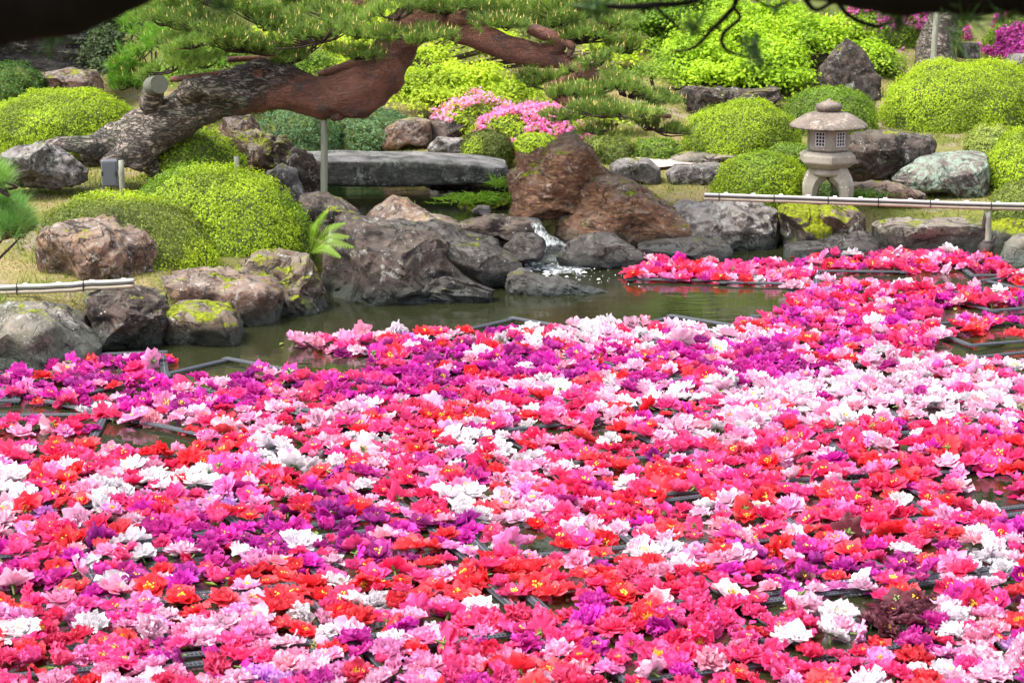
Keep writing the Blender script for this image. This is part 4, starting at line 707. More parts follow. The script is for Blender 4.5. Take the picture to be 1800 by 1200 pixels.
# ------------------------------------------------------------------ flood lamp box and stakes
b = at(190, 338, 15.9); b[2] = float(ground_z(b[0], 15.9)[0]); root = thing("garden_lamp", "dark grey garden floodlight box behind the clipped azaleas", "garden lamp", tuple(b))
c = at(193, 304, 15.9); g = Geo(); box(g, c, .115, .07, .19, .25, bev=.008); g.build("housing", M['boxmetal'], root, False, b)
g = Geo(); box(g, c + [.0, -.04, .0], .095, .006, .165, .25, bev=.002); g.build("front_panel", M['boxmetal'], root, False, b)
for q in ([-.045, -.045, 0], [.05, -.035, 0]): g = Geo(); box(g, c + q, .012, .02, .03, .25); g.build("latch", M['cord'], root, False, b)
g = Geo(); tube(g, [b - [0, 0, .03], c - [0, 0, .08]], [.012, .012], 8, 4); g.build("stem", M['cord'], root, True, b)
c = at(213, 282, 16.1); g = Geo(); tube(g, [c - [0, 0, .28], c], [.02, .02], 10, 4); tag(g.build("wooden_stake", M['post'], None, True, c - [0, 0, .28]), "short pale stake right behind the garden floodlight", "stake", "short wooden stakes")
c = at(416, 275, 16.6); g = Geo(); tube(g, [c - [0, 0, .25], c], [.022, .022], 10, 4); tag(g.build("wooden_stake", M['post'], None, True, c - [0, 0, .25]), "short pale stake between the wild shrub and the bridge rocks", "stake", "short wooden stakes")
# ------------------------------------------------------------------ bamboo rails
def rail(label, pts, pole_r, post_at=None, seed=0):
    P = smooth_path([at(*p) for p in pts], 14); P[1:-1, 2] += np.random.default_rng(seed).normal(size=12) * .0013; root = thing("bamboo_rail", label, "bamboo rail", tuple(P[0]), "low bamboo rails at the pond"); L = np.linalg.norm(P[-1] - P[0]); dirv = (P[-1] - P[0]) / L
    for dz, mt, rr_, dy in ((.0, 'bamboo', pole_r, 0), (pole_r * 2.15, 'bamboo_silver', pole_r * .8, .0)):
        n = int(L / .02); pth = smooth_path(P, n); s = np.arange(n) * L / n; rad = rr_ * (1 + .10 * np.exp(-(((s + .07 * seed) % .31 - .15) / .008) ** 2)); g = Geo(); tube(g, pth + [0, dy, dz], rad, 12, n); g.build("pole", M[mt], root, True, P[0])
    g = Geo(); n = 20; pth = smooth_path(P, n); tube(g, pth + [0, -pole_r * .7, pole_r * 1.15], np.full(n, .004), 6, n); g.build("cable", M['cord'], root, True, P[0])
    for k in range(int(L / .2)):
        q = P[0] + dirv * (.12 + .2 * k)
        q = smooth_path(P, 200)[int((.12 + .2 * k) / L * 199)]
        if k % 2 == 0:
            g = Geo(); a = np.linspace(0, 2 * math.pi, 17); ring = np.column_stack([np.full(17, 0), np.cos(a) * pole_r * 1.15, np.sin(a) * pole_r * 2.1 + pole_r]) + q; tube(g, ring, np.full(17, .0035), 5, 33); g.build("tie", M['cord'], root, True, P[0])
        g = Geo(); box(g, q + [.05, -.003, pole_r * 3.0], .03, .012, .014, bev=.003); g.build("clip", M['clip'], root, False, P[0])
    return root
rr1 = rail("long bamboo rail over the rocks in front of the stone lantern", [(1238, 349, 16.15), (1450, 356, 16.1), (1650, 363, 16.05), (1900, 369, 16.0)], .0140)
g = Geo(); t0 = at(1737, 372, 16.05); b0 = onz(1732, 462); b0[1] = 16.05; b0[0] = t0[0]; b0[2] = -.25; tube(g, [b0, (t0 + b0) / 2 + [.01, 0, 0], t0 + [0, 0, -.0]], [.03, .026, .024], 10, 14, rough=.15, freq=14); rp = tag(g.build("rail_post", M['post'], None, True, b0), "crooked wooden post in the water holding up the long bamboo rail", "post")
g = Geo(); tube(g, [t0 + [-.03, 0, -.14], t0 + [-.02, 0, -.05], t0 + [.0, 0, 0]], [.016, .018, .012], 8, 8, rough=.2); g.build("brace", M['darkwood'], rp, True, b0)
g = Geo(); c = np.array([t0[0], 16.05, .04]); tube(g, [c - [0, 0, .2], c + [0, 0, .03], c + [.0, 0, .09]], [.06, .055, .04], 10, 10, rough=.4, freq=14); tube(g, [c, c + [.06, 0, .12]], [.02, .014], 8, 5, rough=.3); g.build("wet_foot", M['darkwood'], rp, True, b0)
rail("short bamboo rail ending on the dark boulder at the near bank", [(-120, 519, 13.2), (0, 514, 13.15), (120, 509, 13.1), (236, 502, 13.05)], .015, seed=3)
# ------------------------------------------------------------------ stone lantern
LY = 16.85; LB = at(1452, 372, LY); LB[2] = LB[2]; s = mpp(LY); lz = lambda y: at(1452, y, LY)[2]
root = thing("stone_lantern", "snow viewing stone lantern with wide cap and lattice windows on splayed legs", "stone lantern", tuple(LB)); cx = np.array([LB[0], LY, 0])
def hexp(g, prof, seg=6, rot=-math.pi / 2, m=0): lathe(g, prof, cx, seg, m, rot)
g = Geo(); z0, z1 = lz(222), lz(196); Rm = 69 * s
prof = [(Rm * .98, z0 - .004), (Rm, z0 + .004), (Rm * .99, z0 + .012)] + [(Rm * (1 - t) + .075 * t, z0 + .012 + (z1 - z0 - .012) * (math.sin(t * math.pi / 2) ** .95)) for t in np.linspace(.06, 1, 12)]
lathe(g, prof, cx, 48); o = g.build("cap", M['lcap'], root, True, LB); 
try: o.data.set_sharp_from_angle(angle=R(40))
except Exception: pass
g = Geo(); zj = lz(197); prof = [(.07, zj - .005), (.085, zj + .01), (.10, zj + .03), (.095, zj + .055), (.065, zj + .072), (.03, zj + .08), (.018, zj + .088), (.004, zj + .1)]; lathe(g, prof, cx, 32); g.build("jewel", M['lcap'], root, True, LB)
g = Geo(); za, zb = lz(264), lz(223); Rh = 34 * s / .866
hexp(g, [(Rh * .86, za - .002), (Rh * .97, za + .012), (Rh, za + .03), (Rh, zb - .012), (Rh * .96, zb + .004)]); g.build("firebox", M['lantern'], root, False, LB)
for sgn in (-1, 1):                                   # two windows that face the pond: frame, near-black panel painted for the unlit opening, lattice bars
    a0 = -math.pi / 2; a1 = a0 + sgn * math.pi / 3; A = np.array([math.cos(a0), math.sin(a0), 0]) * Rh; B = np.array([math.cos(a1), math.sin(a1), 0]) * Rh; mid = (A + B) / 2; tdir = unit(B - A) * sgn; ndir = unit(mid); ang = math.atan2(tdir[1], tdir[0]); zc = (za + zb) / 2 + .008; ww, hh = .078, .108
    if sgn < 0: ang = math.atan2(tdir[1], tdir[0])
    c = cx + mid + ndir * .001 + [0, 0, zc]
    g = Geo(); box(g, c, ww, .006, hh, ang); w = g.build("window", M['dark'], root, False, LB)
    g = Geo()
    for k in range(4): box(g, c + ndir * .005 + tdir * (k / 3 - .5) * (ww - .006) , .006 if k in (0, 3) else .0045, .006, hh, ang)
    for k in range(5): box(g, c + ndir * .0065 + [0, 0, (k / 4 - .5) * (hh - .006)], ww, .005, .006 if k in (0, 4) else .0045, ang)
    g.build("lattice", M['shoji'], w, False, w.location + root.location if False else LB)
    w.children[0].location = (0, 0, 0)
g = Geo(); zp0, zp1 = lz(294), lz(265); Rp = 45.5 * s / .866
hexp(g, [(Rp * .66, zp0 - .004), (Rp * .8, zp0 + .012), (Rp * .985, zp0 + .045), (Rp, zp0 + .055), (Rp, zp1 - .03), (Rp * .97, zp1 - .02), (Rp * .80, zp1)]); g.build("platform", M['lantern'], root, False, LB)
g = Geo(); zl = lz(296); lathe(g, [(.10, zl - .055), (.135, zl - .045), (.145, zl - .02), (.13, zl + .004)], cx, 24); g.build("collar", M['lantern'], root, True, LB)
for ax, ay in ((-.125, -.03), (.125, -.09), (.10, .12), (-.09, .12)):
    g = Geo(); zt = zl - .01; top = cx + np.array([ax * .55, ay * .55, zt - .02]); kn = cx + np.array([ax * .98, ay * .98, zt - .10]); ft = cx + np.array([ax * 1.12, ay * 1.12, LB[2] - .03])
    P = smooth_path([top, kn, (kn + ft) / 2 + [ax * .02, 0, 0], ft], 14); wd = np.interp(np.linspace(0, 1, 14), [0, .3, .6, 1], [.085, .066, .052, .055]); tube(g, P, wd, 6, 14); g.build("leg", M['lantern'], root, False, LB)
# ------------------------------------------------------------------ cascade
g = Geo(); C1 = [onz(925, 378, .21), onz(934, 385, .212), at(945, 395, 15.72), at(955, 410, 15.62), at(972, 422, 15.5), at(980, 437, 15.4), onz(975, 458, .012)]
def ribbon(g, P, w, seed, m=12, n=60):
    Q = smooth_path(P, n); u = np.linspace(-1, 1, m); ww = np.interp(np.linspace(0, 1, n), np.linspace(0, 1, len(w)), w)
    V = Q[:, None] + np.array([1, 0, 0])[None, None] * (u[None, :, None] * ww[:, None, None]) + np.array([0, -.3, 1]) * (.010 * (1 - u ** 2))[None, :, None]; V = V.reshape(-1, 3); V = V + (fbm(V * [30, 30, 10] + seed, 3, seed) * .005)[:, None] * np.array([0, -1, .5])
    i, j = np.meshgrid(np.arange(n - 1), np.arange(m - 1), indexing='ij'); i = i.ravel(); j = j.ravel(); g.add(V, np.stack([i * m + j, i * m + j + 1, (i + 1) * m + j + 1, (i + 1) * m + j], 1))
ribbon(g, C1, [.05, .06, .03, .035, .05, .08, .12], 1); ribbon(g, [p + np.array([-.03, -.01, .008]) for p in C1], [.02, .03, .02, .03, .03, .05, .08], 2)
tag(g.build("waterfall", M['foam'], None, True, C1[-1]), "small white cascade spilling between the orange boulder and domed rock", "waterfall")
g = Geo(); rf = np.random.default_rng(3)
for k in range(90):
    c = onz(975 + rf.normal() * 38, 466 + abs(rf.normal()) * 11 - 4, .004 + rf.random() * .012); w = rf.uniform(.006, .026); a = np.linspace(0, 2 * math.pi, 7)[:-1]; V = np.vstack([c + [0, 0, w * .35]] + [c + [math.cos(t) * w * rf.uniform(.7, 1.6), math.sin(t) * w * .7, -.003] for t in a]); g.add(V, np.array([[0, i + 1, (i + 1) % 6 + 1] for i in range(6)]))
for k in range(70):
    c = onz(1000 + rf.normal() * 90, 478 + rf.normal() * 14, .004); w = rf.uniform(.002, .0045); a = np.linspace(0, 2 * math.pi, 7)[:-1]; V = np.vstack([c + [0, 0, w * .8]] + [c + [math.cos(t) * w, math.sin(t) * w, -.002] for t in a]); g.add(V, np.array([[0, i + 1, (i + 1) % 6 + 1] for i in range(6)]))
for k in range(9):
    cc_ = onz(975 + rf.normal() * 30, 464 + rf.normal() * 6, .006 + .0015 * k); a = np.linspace(0, 2 * math.pi, 25)[:-1]; rad_ = rf.uniform(.06, .13) * (1 + .35 * vnoise(np.column_stack([np.cos(a), np.sin(a), a * 0 + k]) * 2, k)); V = np.vstack([cc_ + [0, 0, .003]] + [cc_ + [math.cos(t) * q * 1.5, math.sin(t) * q, -.002] for t, q in zip(a, rad_)]); g.add(V, np.array([[0, i + 1, (i + 1) % 24 + 1] for i in range(24)]), m=1)
tag(g.build("foam", [M['clip'], M['foam']], None, True, onz(975, 466)), "white foam and bubbles where the cascade meets the pond", kind="stuff")
# ------------------------------------------------------------------ fern and grass tuft
base = at(545, 445, 14.35); root = thing("fern", "bright green fern arching over the dark boulder beside the azalea dome", "fern", tuple(base)); rf = np.random.default_rng(5)
for ex, ey, yy in ((576, 368, 14.3), (606, 392, 14.25), (613, 416, 14.2), (620, 434, 14.15), (560, 385, 14.4), (598, 452, 14.1), (553, 400, 14.2)):
    tip = at(ex, ey, yy); mid = (base + tip) / 2 + [0, -.04, .05]; P = smooth_path([base, mid, tip], 30); g = Geo(); tube(g, P[::3], np.linspace(.003, .001, 10), 5, 20, tint=(.2, .26, .05)); T = unit(np.gradient(P, axis=0)); side = unit(np.cross(T, [0, -1, .6]))
    V = []; F = []
    for k in range(3, 30):
        L = .034 * math.sin(math.pi * min(1, (k - 2) / 29) ** .75) + .004
        for sg in (-1, 1):
            a = P[k]; d = unit(side[k] * sg + T[k] * .35); n0 = len(V); V += [a - T[k] * .003, a + d * L * .5 - T[k] * .0024 + [0, 0, .003], a + d * L + [0, 0, -.004], a + d * L * .5 + T[k] * .0024, a + T[k] * .003]; F.append([n0, n0 + 1, n0 + 2, n0 + 3, n0 + 4])
    g.add(V, F, np.array([.26, .46, .03]) * rf.uniform(.8, 1.15)); g.build("frond", M['leaf'], root, False, base, tint=True)
def grass(label, blob, n, L, pal, seed, kindstuff=False, name="grass_tuft"):
    rf = np.random.default_rng(seed); Vs = []; 
    px, py, sx, sy, Y = blob; c = at(px, py, Y); P = c + rf.normal(size=(n, 3)) * [sx, sy, .01]
    d = unit(rf.normal(size=(n, 3)) * [1, 1, .2] + [0, -.1, .9]); Ln = L * rf.uniform(.5, 1.2, (n, 1)); side = unit(np.cross(d, rf.normal(size=(n, 3)))) * .004; mid = P + d * Ln * .55; tip = P + d * Ln * .8 + np.column_stack([d[:, 0], d[:, 1], -.4 + 0 * d[:, 0]]) * Ln * .5
    V = np.stack([P - side, P + side, mid + side, tip, mid - side], 1).reshape(-1, 3); F = np.arange(n * 5).reshape(n, 5); T = np.repeat(leaf_tints(P, pal, rf, 6), 5, 0)
    return tag(link(name, make_mesh(name, V - c, F, [M['leaf']], tint=T), loc=c), label, "grass tuft")
grass("bright green grassy tuft on the mossy stone beside the bridge", (838, 352, .13, .08, 17.1), 420, .11, [(.12, .24, .02), (.2, .36, .03), (.3, .48, .05)], 1)
grass("hanging green grass on the massive boulder's edge at the bridge end", (882, 325, .03, .06, 17.3), 120, .12, [(.08, .16, .02), (.15, .28, .03), (.25, .4, .05)], 2)
grass("green leafy tuft in the shade behind the lantern's legs", (1505, 345, .1, .05, 16.9), 260, .09, [(.06, .12, .02), (.1, .2, .03), (.2, .3, .05)], 3)
# moss and short grass over the open ground
rf = np.random.default_rng(11); n = 190000; P = np.column_stack([rf.uniform(-4.6, 4.8, n), rf.uniform(12.3, 25, n), np.zeros(n)]); d = -poly_sdf(P[:, :2], pond); P = P[d > .05]; P[:, 2] = ground_z(P[:, 0], P[:, 1]); P = P[P[:, 2] > .1]
k = vnoise(P * [1.6, 1.6, 0] + 3, 9) + rf.normal(size=len(P)) * .2; P = P[k > -.45]
d = unit(rf.normal(size=P.shape) * .6 + [0, 0, 1]); sd_ = unit(np.cross(d, rf.normal(size=P.shape))) * .0035; cl_ = ss(.15, .5, vnoise(P * [7, 7, 0] + 11, 21))[:, None]; L = rf.uniform(.012, .034, (len(P), 1)) * (1 + 1.5 * cl_); V = np.stack([P - sd_, P + sd_, P + d * L], 1).reshape(-1, 3)
T0 = leaf_tints(P, [(.30, .23, .09), (.27, .29, .045), (.13, .18, .025)], rf, 1.5, 4); T0 = T0 * (1 - cl_ * .7) + np.array([.10, .17, .02]) * cl_ * .7; T = np.repeat(T0, 3, 0)
tag(link("grass", make_mesh("grass", V, np.arange(len(V)).reshape(-1, 3), [M['leaf']], tint=T)), "short yellow green moss and dry grass between the rocks", kind="stuff")
gp = make_mesh("path", [tuple(np.append(onz(x, y, .33)[:2], 0)) for x, y in ((1085, 286), (1180, 272), (1360, 262), (1360, 275), (1250, 286), (1100, 296))], np.array([[0, 1, 2, 3, 4, 5][::-1]]), [M['gravel']])
for v in gp.vertices: v.co.z = float(ground_z(v.co.x, v.co.y)[0]) + .035
gp.flip_normals(); tag(link("gravel_path", gp), "pale pink gravel path behind the edging stones", kind="structure")
rf = np.random.default_rng(12); n = 9000; P = np.column_stack([rf.uniform(-4.6, 4.8, n), rf.uniform(12.3, 24, n), np.zeros(n)]); d = -poly_sdf(P[:, :2], pond); P = P[d > .05]; P[:, 2] = ground_z(P[:, 0], P[:, 1]) + .004; P = P[P[:, 2] > .12]
Nn = unit(rf.normal(size=P.shape) * .35 + [0, 0, 1]); V, F, T = leaves_geo(P + [0, 0, .006], Nn, rf.uniform(.012, .03, len(P)), .5, np.array([(.20, .12, .06), (.12, .075, .04), (.30, .24, .16), (.07, .05, .035)])[rf.integers(0, 4, len(P))], rf)
tag(link("leaf_litter", make_mesh("leaf_litter", V, F, [M['leaf']], tint=T)), "dry brown leaves and fragments scattered over the moss", kind="stuff")
# ------------------------------------------------------------------ floating rafts
def inpoly(P, poly): return poly_sdf(P, np.array(poly, float)) > 0
POLY = {k: np.array([onz(x, y)[:2] for x, y in v]) for k, v in {
 'main': [(480, 606), (560, 600), (700, 594), (850, 592), (1060, 580), (1290, 580), (1350, 566), (1600, 564), (1650, 600), (1610, 628), (1700, 640), (2150, 655), (2250, 1330), (-110, 1330), (-110, 786), (0, 786), (175, 796), (345, 800), (345, 778), (200, 742), (60, 712), (-110, 700), (-110, 660), (10, 664), (90, 668), (140, 664), (340, 676), (470, 662), (600, 664), (700, 662), (640, 636)],
 'upleft': [(55, 642), (120, 634), (300, 636), (305, 650), (240, 656), (80, 662)], 'small_left': [(-110, 748), (60, 748), (155, 750), (168, 768), (-110, 770)],
 'farA': [(1100, 482), (1150, 464), (1450, 474), (1420, 502), (1108, 494)], 'farB': [(1400, 470), (1450, 448), (1600, 446), (1790, 460), (1780, 480), (1600, 482), (1450, 480)], 'farC': [(1385, 520), (1400, 508), (1470, 504), (1700, 510), (1800, 522), (1790, 540), (1640, 548), (1400, 545)],
 'farD': [(1340, 560), (1380, 545), (1640, 556), (1640, 600), (1340, 590)], 'farE': [(1660, 592), (1700, 566), (2150, 585), (2150, 610), (1700, 600)], 'farF': [(1765, 492), (1790, 486), (2150, 494), (2150, 520), (1790, 508)]}.items()}
rafts = []
def add_raft(cx_, cy_, ang, a=.68, b=.68, force=False):
    if not force:
        for (x, y, _, aa, bb) in rafts:
            if math.hypot(x - cx_, y - cy_) < .62: return
    rafts.append((cx_, cy_, ang, a, b))
c = onz(1190, 482); add_raft(c[0], c[1], R(-5)); c = onz(1355, 488); add_raft(c[0], c[1], R(-8)); 
for x, y, a in ((1500, 468, -3), (1640, 470, 0), (1770, 474, 2), (1480, 530, -3), (1640, 532, -2), (1770, 530, 22), (1850, 502, 30), (1420, 580, -4), (1570, 582, -3), (1740, 588, 20), (1880, 590, 20), (190, 648, 10), (60, 762, 3), (-70, 690, 8)): c = onz(x, y); add_raft(c[0], c[1], R(a))
e0 = onz(470, 596); e1 = onz(770, 655); u = unit(e1 - e0); nrm = np.array([-u[1], u[0], 0])
for j in range(3):
    for i_ in range(4):
        c = e0 + u * (.36 + .7 * i_) + nrm * (.36 + .7 * j)
        if inpoly([c[:2]], POLY['main'])[0]: add_raft(c[0], c[1], math.atan2(u[1], u[0]))
e0 = onz(60, 712); e1 = onz(345, 775); u = unit(e1 - e0); nrm = np.array([-u[1], u[0], 0])
for j in range(2):
    for i_ in range(3): c = e0 + u * (.36 + .7 * i_) + nrm * (.36 + .7 * j); add_raft(c[0], c[1], math.atan2(u[1], u[0]))
a = R(19)
for j in range(-4, 16):
    for i_ in range(-14, 14):
        c = np.array([.1, 9.2]) + .72 * (i_ * np.array([math.cos(a), math.sin(a)]) + j * np.array([-math.sin(a), math.cos(a)])) + rf.normal(size=2) * .02
        if abs(c[0] - .3) < c[1] * .225 + .7 and c[1] > 7.2 and inpoly([c], POLY['main'])[0]: add_raft(c[0], c[1], a + R(rf.normal() * 2.5))
def raft_rail_mesh(L, nm):
    g = Geo()
    for o_ in (-.019, .019): box(g, (0, o_, 0), L, .006, .010, bev=.002)
    n = int(L / .016)
    for k in range(n): box(g, (-L / 2 + (k + .5) * L / n, 0, .001), .0035, .034, .004, m=1)
    box(g, (0, 0, .002), L - .004, .005, .007, m=1)
    V = np.concatenate(g.V); Fs = []; mi = []
    for (kk, m), Ls in g.F.items(): A = np.concatenate(Ls); Fs.append(A); mi += [m] * len(A)
    return make_mesh(nm, V, Fs, [M['frame'], M['net']], mi)
RM = raft_rail_mesh(.68, "raft_rail")
for k, (x, y, an, _, _) in enumerate(rafts):
    px = proj(np.array([x, y, 0.0]))
    root = thing("floating_raft", "pending", "flower raft", (x, y, .012 + .0012 * (k % 3)), "grey netted rafts holding the floating peonies"); root.rotation_euler = (0, 0, an)
    for (lx, ly, rz) in ((0, -.31, 0), (0, .31, 0), (-.31, 0, 1), (.31, 0, 1)):
        o = link("rail", RM, root); o.location = (lx, ly, .001 if rz else .006); o.rotation_euler = (0, 0, R(90) * rz); o.scale = (1, 1, 1)
    rafts[k] = (x, y, an, root, px)
# ------------------------------------------------------------------ peonies
def petal(L, Wd, e0, e1, r0, cup, ruf, nu, nv, r, az, twist=0.0):
    u = np.linspace(0, 1, nu); v = np.linspace(-1, 1, nv); U, Vv = np.meshgrid(u, v, indexing='ij')
    ph = r.uniform(0, 6.28); end = 1 - .30 * Vv ** 2 + .05 * np.sin(Vv * 5 + ph) - .10 * np.exp(-(Vv * 4 - r.uniform(-1, 1)) ** 2)
    e = e0 + (e1 - e0) * u; rr_ = np.concatenate([[0], np.cumsum((np.cos(e[1:]) + np.cos(e[:-1])) / 2 / (nu - 1))]) * L; zz = np.concatenate([[0], np.cumsum((np.sin(e[1:]) + np.sin(e[:-1])) / 2 / (nu - 1))]) * L
    Rr_ = r0 + np.interp((U * end).ravel(), u, rr_).reshape(U.shape); Z = np.interp((U * end).ravel(), u, zz).reshape(U.shape)
    w = Wd / 2 * (.22 + .78 * np.sin(math.pi / 2 * np.minimum(1, U * 1.25)) - .50 * U ** 7); X = Vv * w; lift = cup * Wd * Vv ** 2 * np.sin(math.pi * .5 * U); rf_ = ruf * U ** 1.3 * (np.sin(Vv * 5 + ph) * .6 + np.sin(Vv * 10 + ph * 2) * .55 + np.sin(U * 7 + ph * 3) * .35)
    en = np.interp(U.ravel(), u, e).reshape(U.shape); Rr_ = Rr_ - (lift + rf_) * np.sin(en); Z = Z + (lift + rf_) * np.cos(en) + twist * Vv * U * Wd
    ca, sa = math.cos(az), math.sin(az); V = np.stack([Rr_ * ca - X * sa, Rr_ * sa + X * ca, Z], -1).reshape(-1, 3)
    i, j = np.meshgrid(np.arange(nu - 1), np.arange(nv - 1), indexing='ij'); i = i.ravel(); j = j.ravel(); F = np.stack([i * nv + j, (i + 1) * nv + j, (i + 1) * nv + j + 1, i * nv + j + 1], 1)
    return V, F, np.column_stack([U.ravel() * .8 + .2 * np.abs(Vv.ravel()), Vv.ravel() + ph * 5])
FORMS = ["open", "semi", "double", "cup", "frilled"]
def flower_parts(form, seed, hi):
    r = np.random.default_rng(seed); nu, nv = (6, 8) if hi else (4, 5); iu, iv = (5, 6) if hi else (3, 4); outer = []; inner = []
    d = math.radians; no = 8 if hi else 7
    if form == "open": spec_o = (.085, .088, 2, 28, .010); spec_i = [(8, .070, .07, 28, 55, .25), (5, .052, .055, 45, 70, .4)]; st = True
    elif form == "semi": spec_o = (.085, .085, 0, 22, .010); spec_i = [(9, .072, .058, 26, 62, .5), (10, .058, .046, 46, 85, .8)]; st = True
    elif form == "double": spec_o = (.080, .08, -6, 14, .012); spec_i = [(10, .072, .054, 18, 60, .7), (11, .064, .046, 42, 84, .9), (10, .052, .04, 62, 100, 1.0)]; st = False
    elif form == "cup": spec_o = (.078, .085, 40, 84, .010); spec_i = [(7, .070, .07, 55, 92, .2), (4, .05, .05, 65, 95, .4)]; st = True
    else: spec_o = (.082, .07, -2, 10, .012); spec_i = [(10, .078, .05, 15, 50, .7), (11, .070, .046, 38, 75, .9), (9, .058, .04, 60, 95, 1.0)]; st = False
    for k in range(no):
        L, Wd, a, b, r0 = spec_o; outer.append(petal(L * r.uniform(.85, 1.12), Wd * r.uniform(.85, 1.15), d(a + r.normal() * 9), d(b + r.normal() * 14), r0, .12 + r.uniform(-.05, .12), .012, nu, nv, r, 2 * math.pi * (k + r.uniform(-.25, .25)) / no, r.normal() * .1))
    for (cnt, L, Wd, a, b, rf_) in spec_i:
        if not hi: cnt = max(3, int(cnt * .8)); Wd *= 1.1
        for k in range(cnt): inner.append(petal(L * r.uniform(.8, 1.15), Wd * r.uniform(.8, 1.2), d(a + r.normal() * 12), d(b + r.normal() * 18), r.uniform(.004, .014), .15, .010 * rf_ + .004, iu, iv, r, 2 * math.pi * (k + r.uniform(-.4, .4)) / cnt, r.normal() * .25))
    sV = []; sF = []; n = 0
    if st:
        for k in range(26 if hi else 9):
            a = r.uniform(0, 6.28); rad = r.uniform(.002, .020); h = r.uniform(.022, .036); w = .0026 if hi else .005; p = np.array([math.cos(a) * rad, math.sin(a) * rad, 0]); q = p * 1.35 + [0, 0, h]
            sV += [p + [w * .4, 0, 0.004], p - [w * .4, 0, -.004], q + [w, 0, 0], q + [0, w, .003], q - [w, 0, 0], q + [0, -w, .003], q + [0, 0, w * 1.6]]; sF += [[n, n + 1, n + 4], [n, n + 4, n + 2], [n + 2, n + 3, n + 6], [n + 3, n + 4, n + 6], [n + 4, n + 5, n + 6], [n + 5, n + 2, n + 6]]; n += 7
    cV = []; cF = []; n = 0
    for k in range(5):
        a = 2 * math.pi * k / 5; dr = np.array([math.cos(a), math.sin(a), 0]); sdv = np.array([-math.sin(a), math.cos(a), 0]); L = r.uniform(.014, .040); q_ = r.uniform(.006, .009)
        cV += [dr * .004 - [0, 0, .006], dr * L * .5 + sdv * q_ - [0, 0, .010], dr * L - [0, 0, r.uniform(.0, .02)], dr * L * .5 - sdv * q_ - [0, 0, .010]]; cF += [[n, n + 1, n + 2], [n, n + 2, n + 3]]; n += 4
    for k in range(4):
        a = math.pi / 2 * k; cV += [[math.cos(a) * .006, math.sin(a) * .006, -.002], [math.cos(a) * .0045 + .006, math.sin(a) * .0045, -.05]]
    for k in range(4): p, q = n + 2 * k, n + 2 * ((k + 1) % 4); cF += [[p, q, q + 1], [p, q + 1, p + 1]]
    return outer, inner, (np.array(sV), np.array(sF)) if st else None, (np.array(cV), np.array(cF))
def merge(ps):
    V = []; F = []; sh = []; n = 0
    for v, f, s_ in ps: V.append(v); F.append(f + n); sh.append(s_); n += len(v)
    return np.concatenate(V), np.concatenate(F), np.concatenate(sh)
NV = 6
HERO = {}; MASS = {}
for fi, fm in enumerate(FORMS):
    for v in range(NV):
        o_, i_, s_, c_ = flower_parts(fm, 1000 + fi * 17 + v, True)
        HERO[fm, v] = ([make_mesh("petal", p[0], p[1], [M['petal']], smooth=True, shade=p[2]) for p in o_], make_mesh("petal_cluster", *merge(i_)[:2], [M['petal']], smooth=True, shade=merge(i_)[2]), make_mesh("stamens", s_[0], s_[1], [M['stamen']]) if s_ else None, make_mesh("calyx", c_[0], c_[1], [M['calyx']]))
        o_, i_, s_, c_ = flower_parts(fm, 1000 + fi * 17 + v, False); MASS[fm, v] = (merge(o_ + i_), s_, c_)
COLS = {"scarlet": (.82, .012, .025), "coral red": (.88, .045, .065), "crimson": (.76, .006, .10), "rose red": (.88, .045, .21), "hot pink": (.88, .055, .30), "magenta": (.60, .004, .34), "deep purple": (.38, .003, .24), "light pink": (.90, .33, .56), "pale pink": (.86, .54, .68), "white": (.80, .78, .80), "dark maroon": (.10, .003, .01), "lavender": (.62, .24, .66)}
CN = list(COLS)
def W_(**k): w = np.zeros(len(CN)); [w.__setitem__(CN.index(a.replace('_', ' ')), b) for a, b in k.items()]; return w / w.sum()
P_RED = W_(scarlet=2.6, coral_red=2.6, crimson=3, rose_red=4.5, hot_pink=2, light_pink=1); P_CRIM = W_(crimson=2.4, rose_red=4.5, hot_pink=3.5, scarlet=1, light_pink=1.8, magenta=1.5); P_PURP = W_(magenta=7, deep_purple=2.2, rose_red=.8, hot_pink=.8, light_pink=.4)
P_WHITE = W_(white=3.4, pale_pink=5, light_pink=2, rose_red=.5, hot_pink=.4); P_PINK = W_(light_pink=5, pale_pink=3, rose_red=2, hot_pink=2, white=.7, scarlet=.6); P_MIX = W_(rose_red=3.4, crimson=2, scarlet=1.5, light_pink=3.8, pale_pink=1.8, magenta=1.4, hot_pink=1.6, white=.9, coral_red=1.2, deep_purple=.3, lavender=.2, dark_maroon=.08)
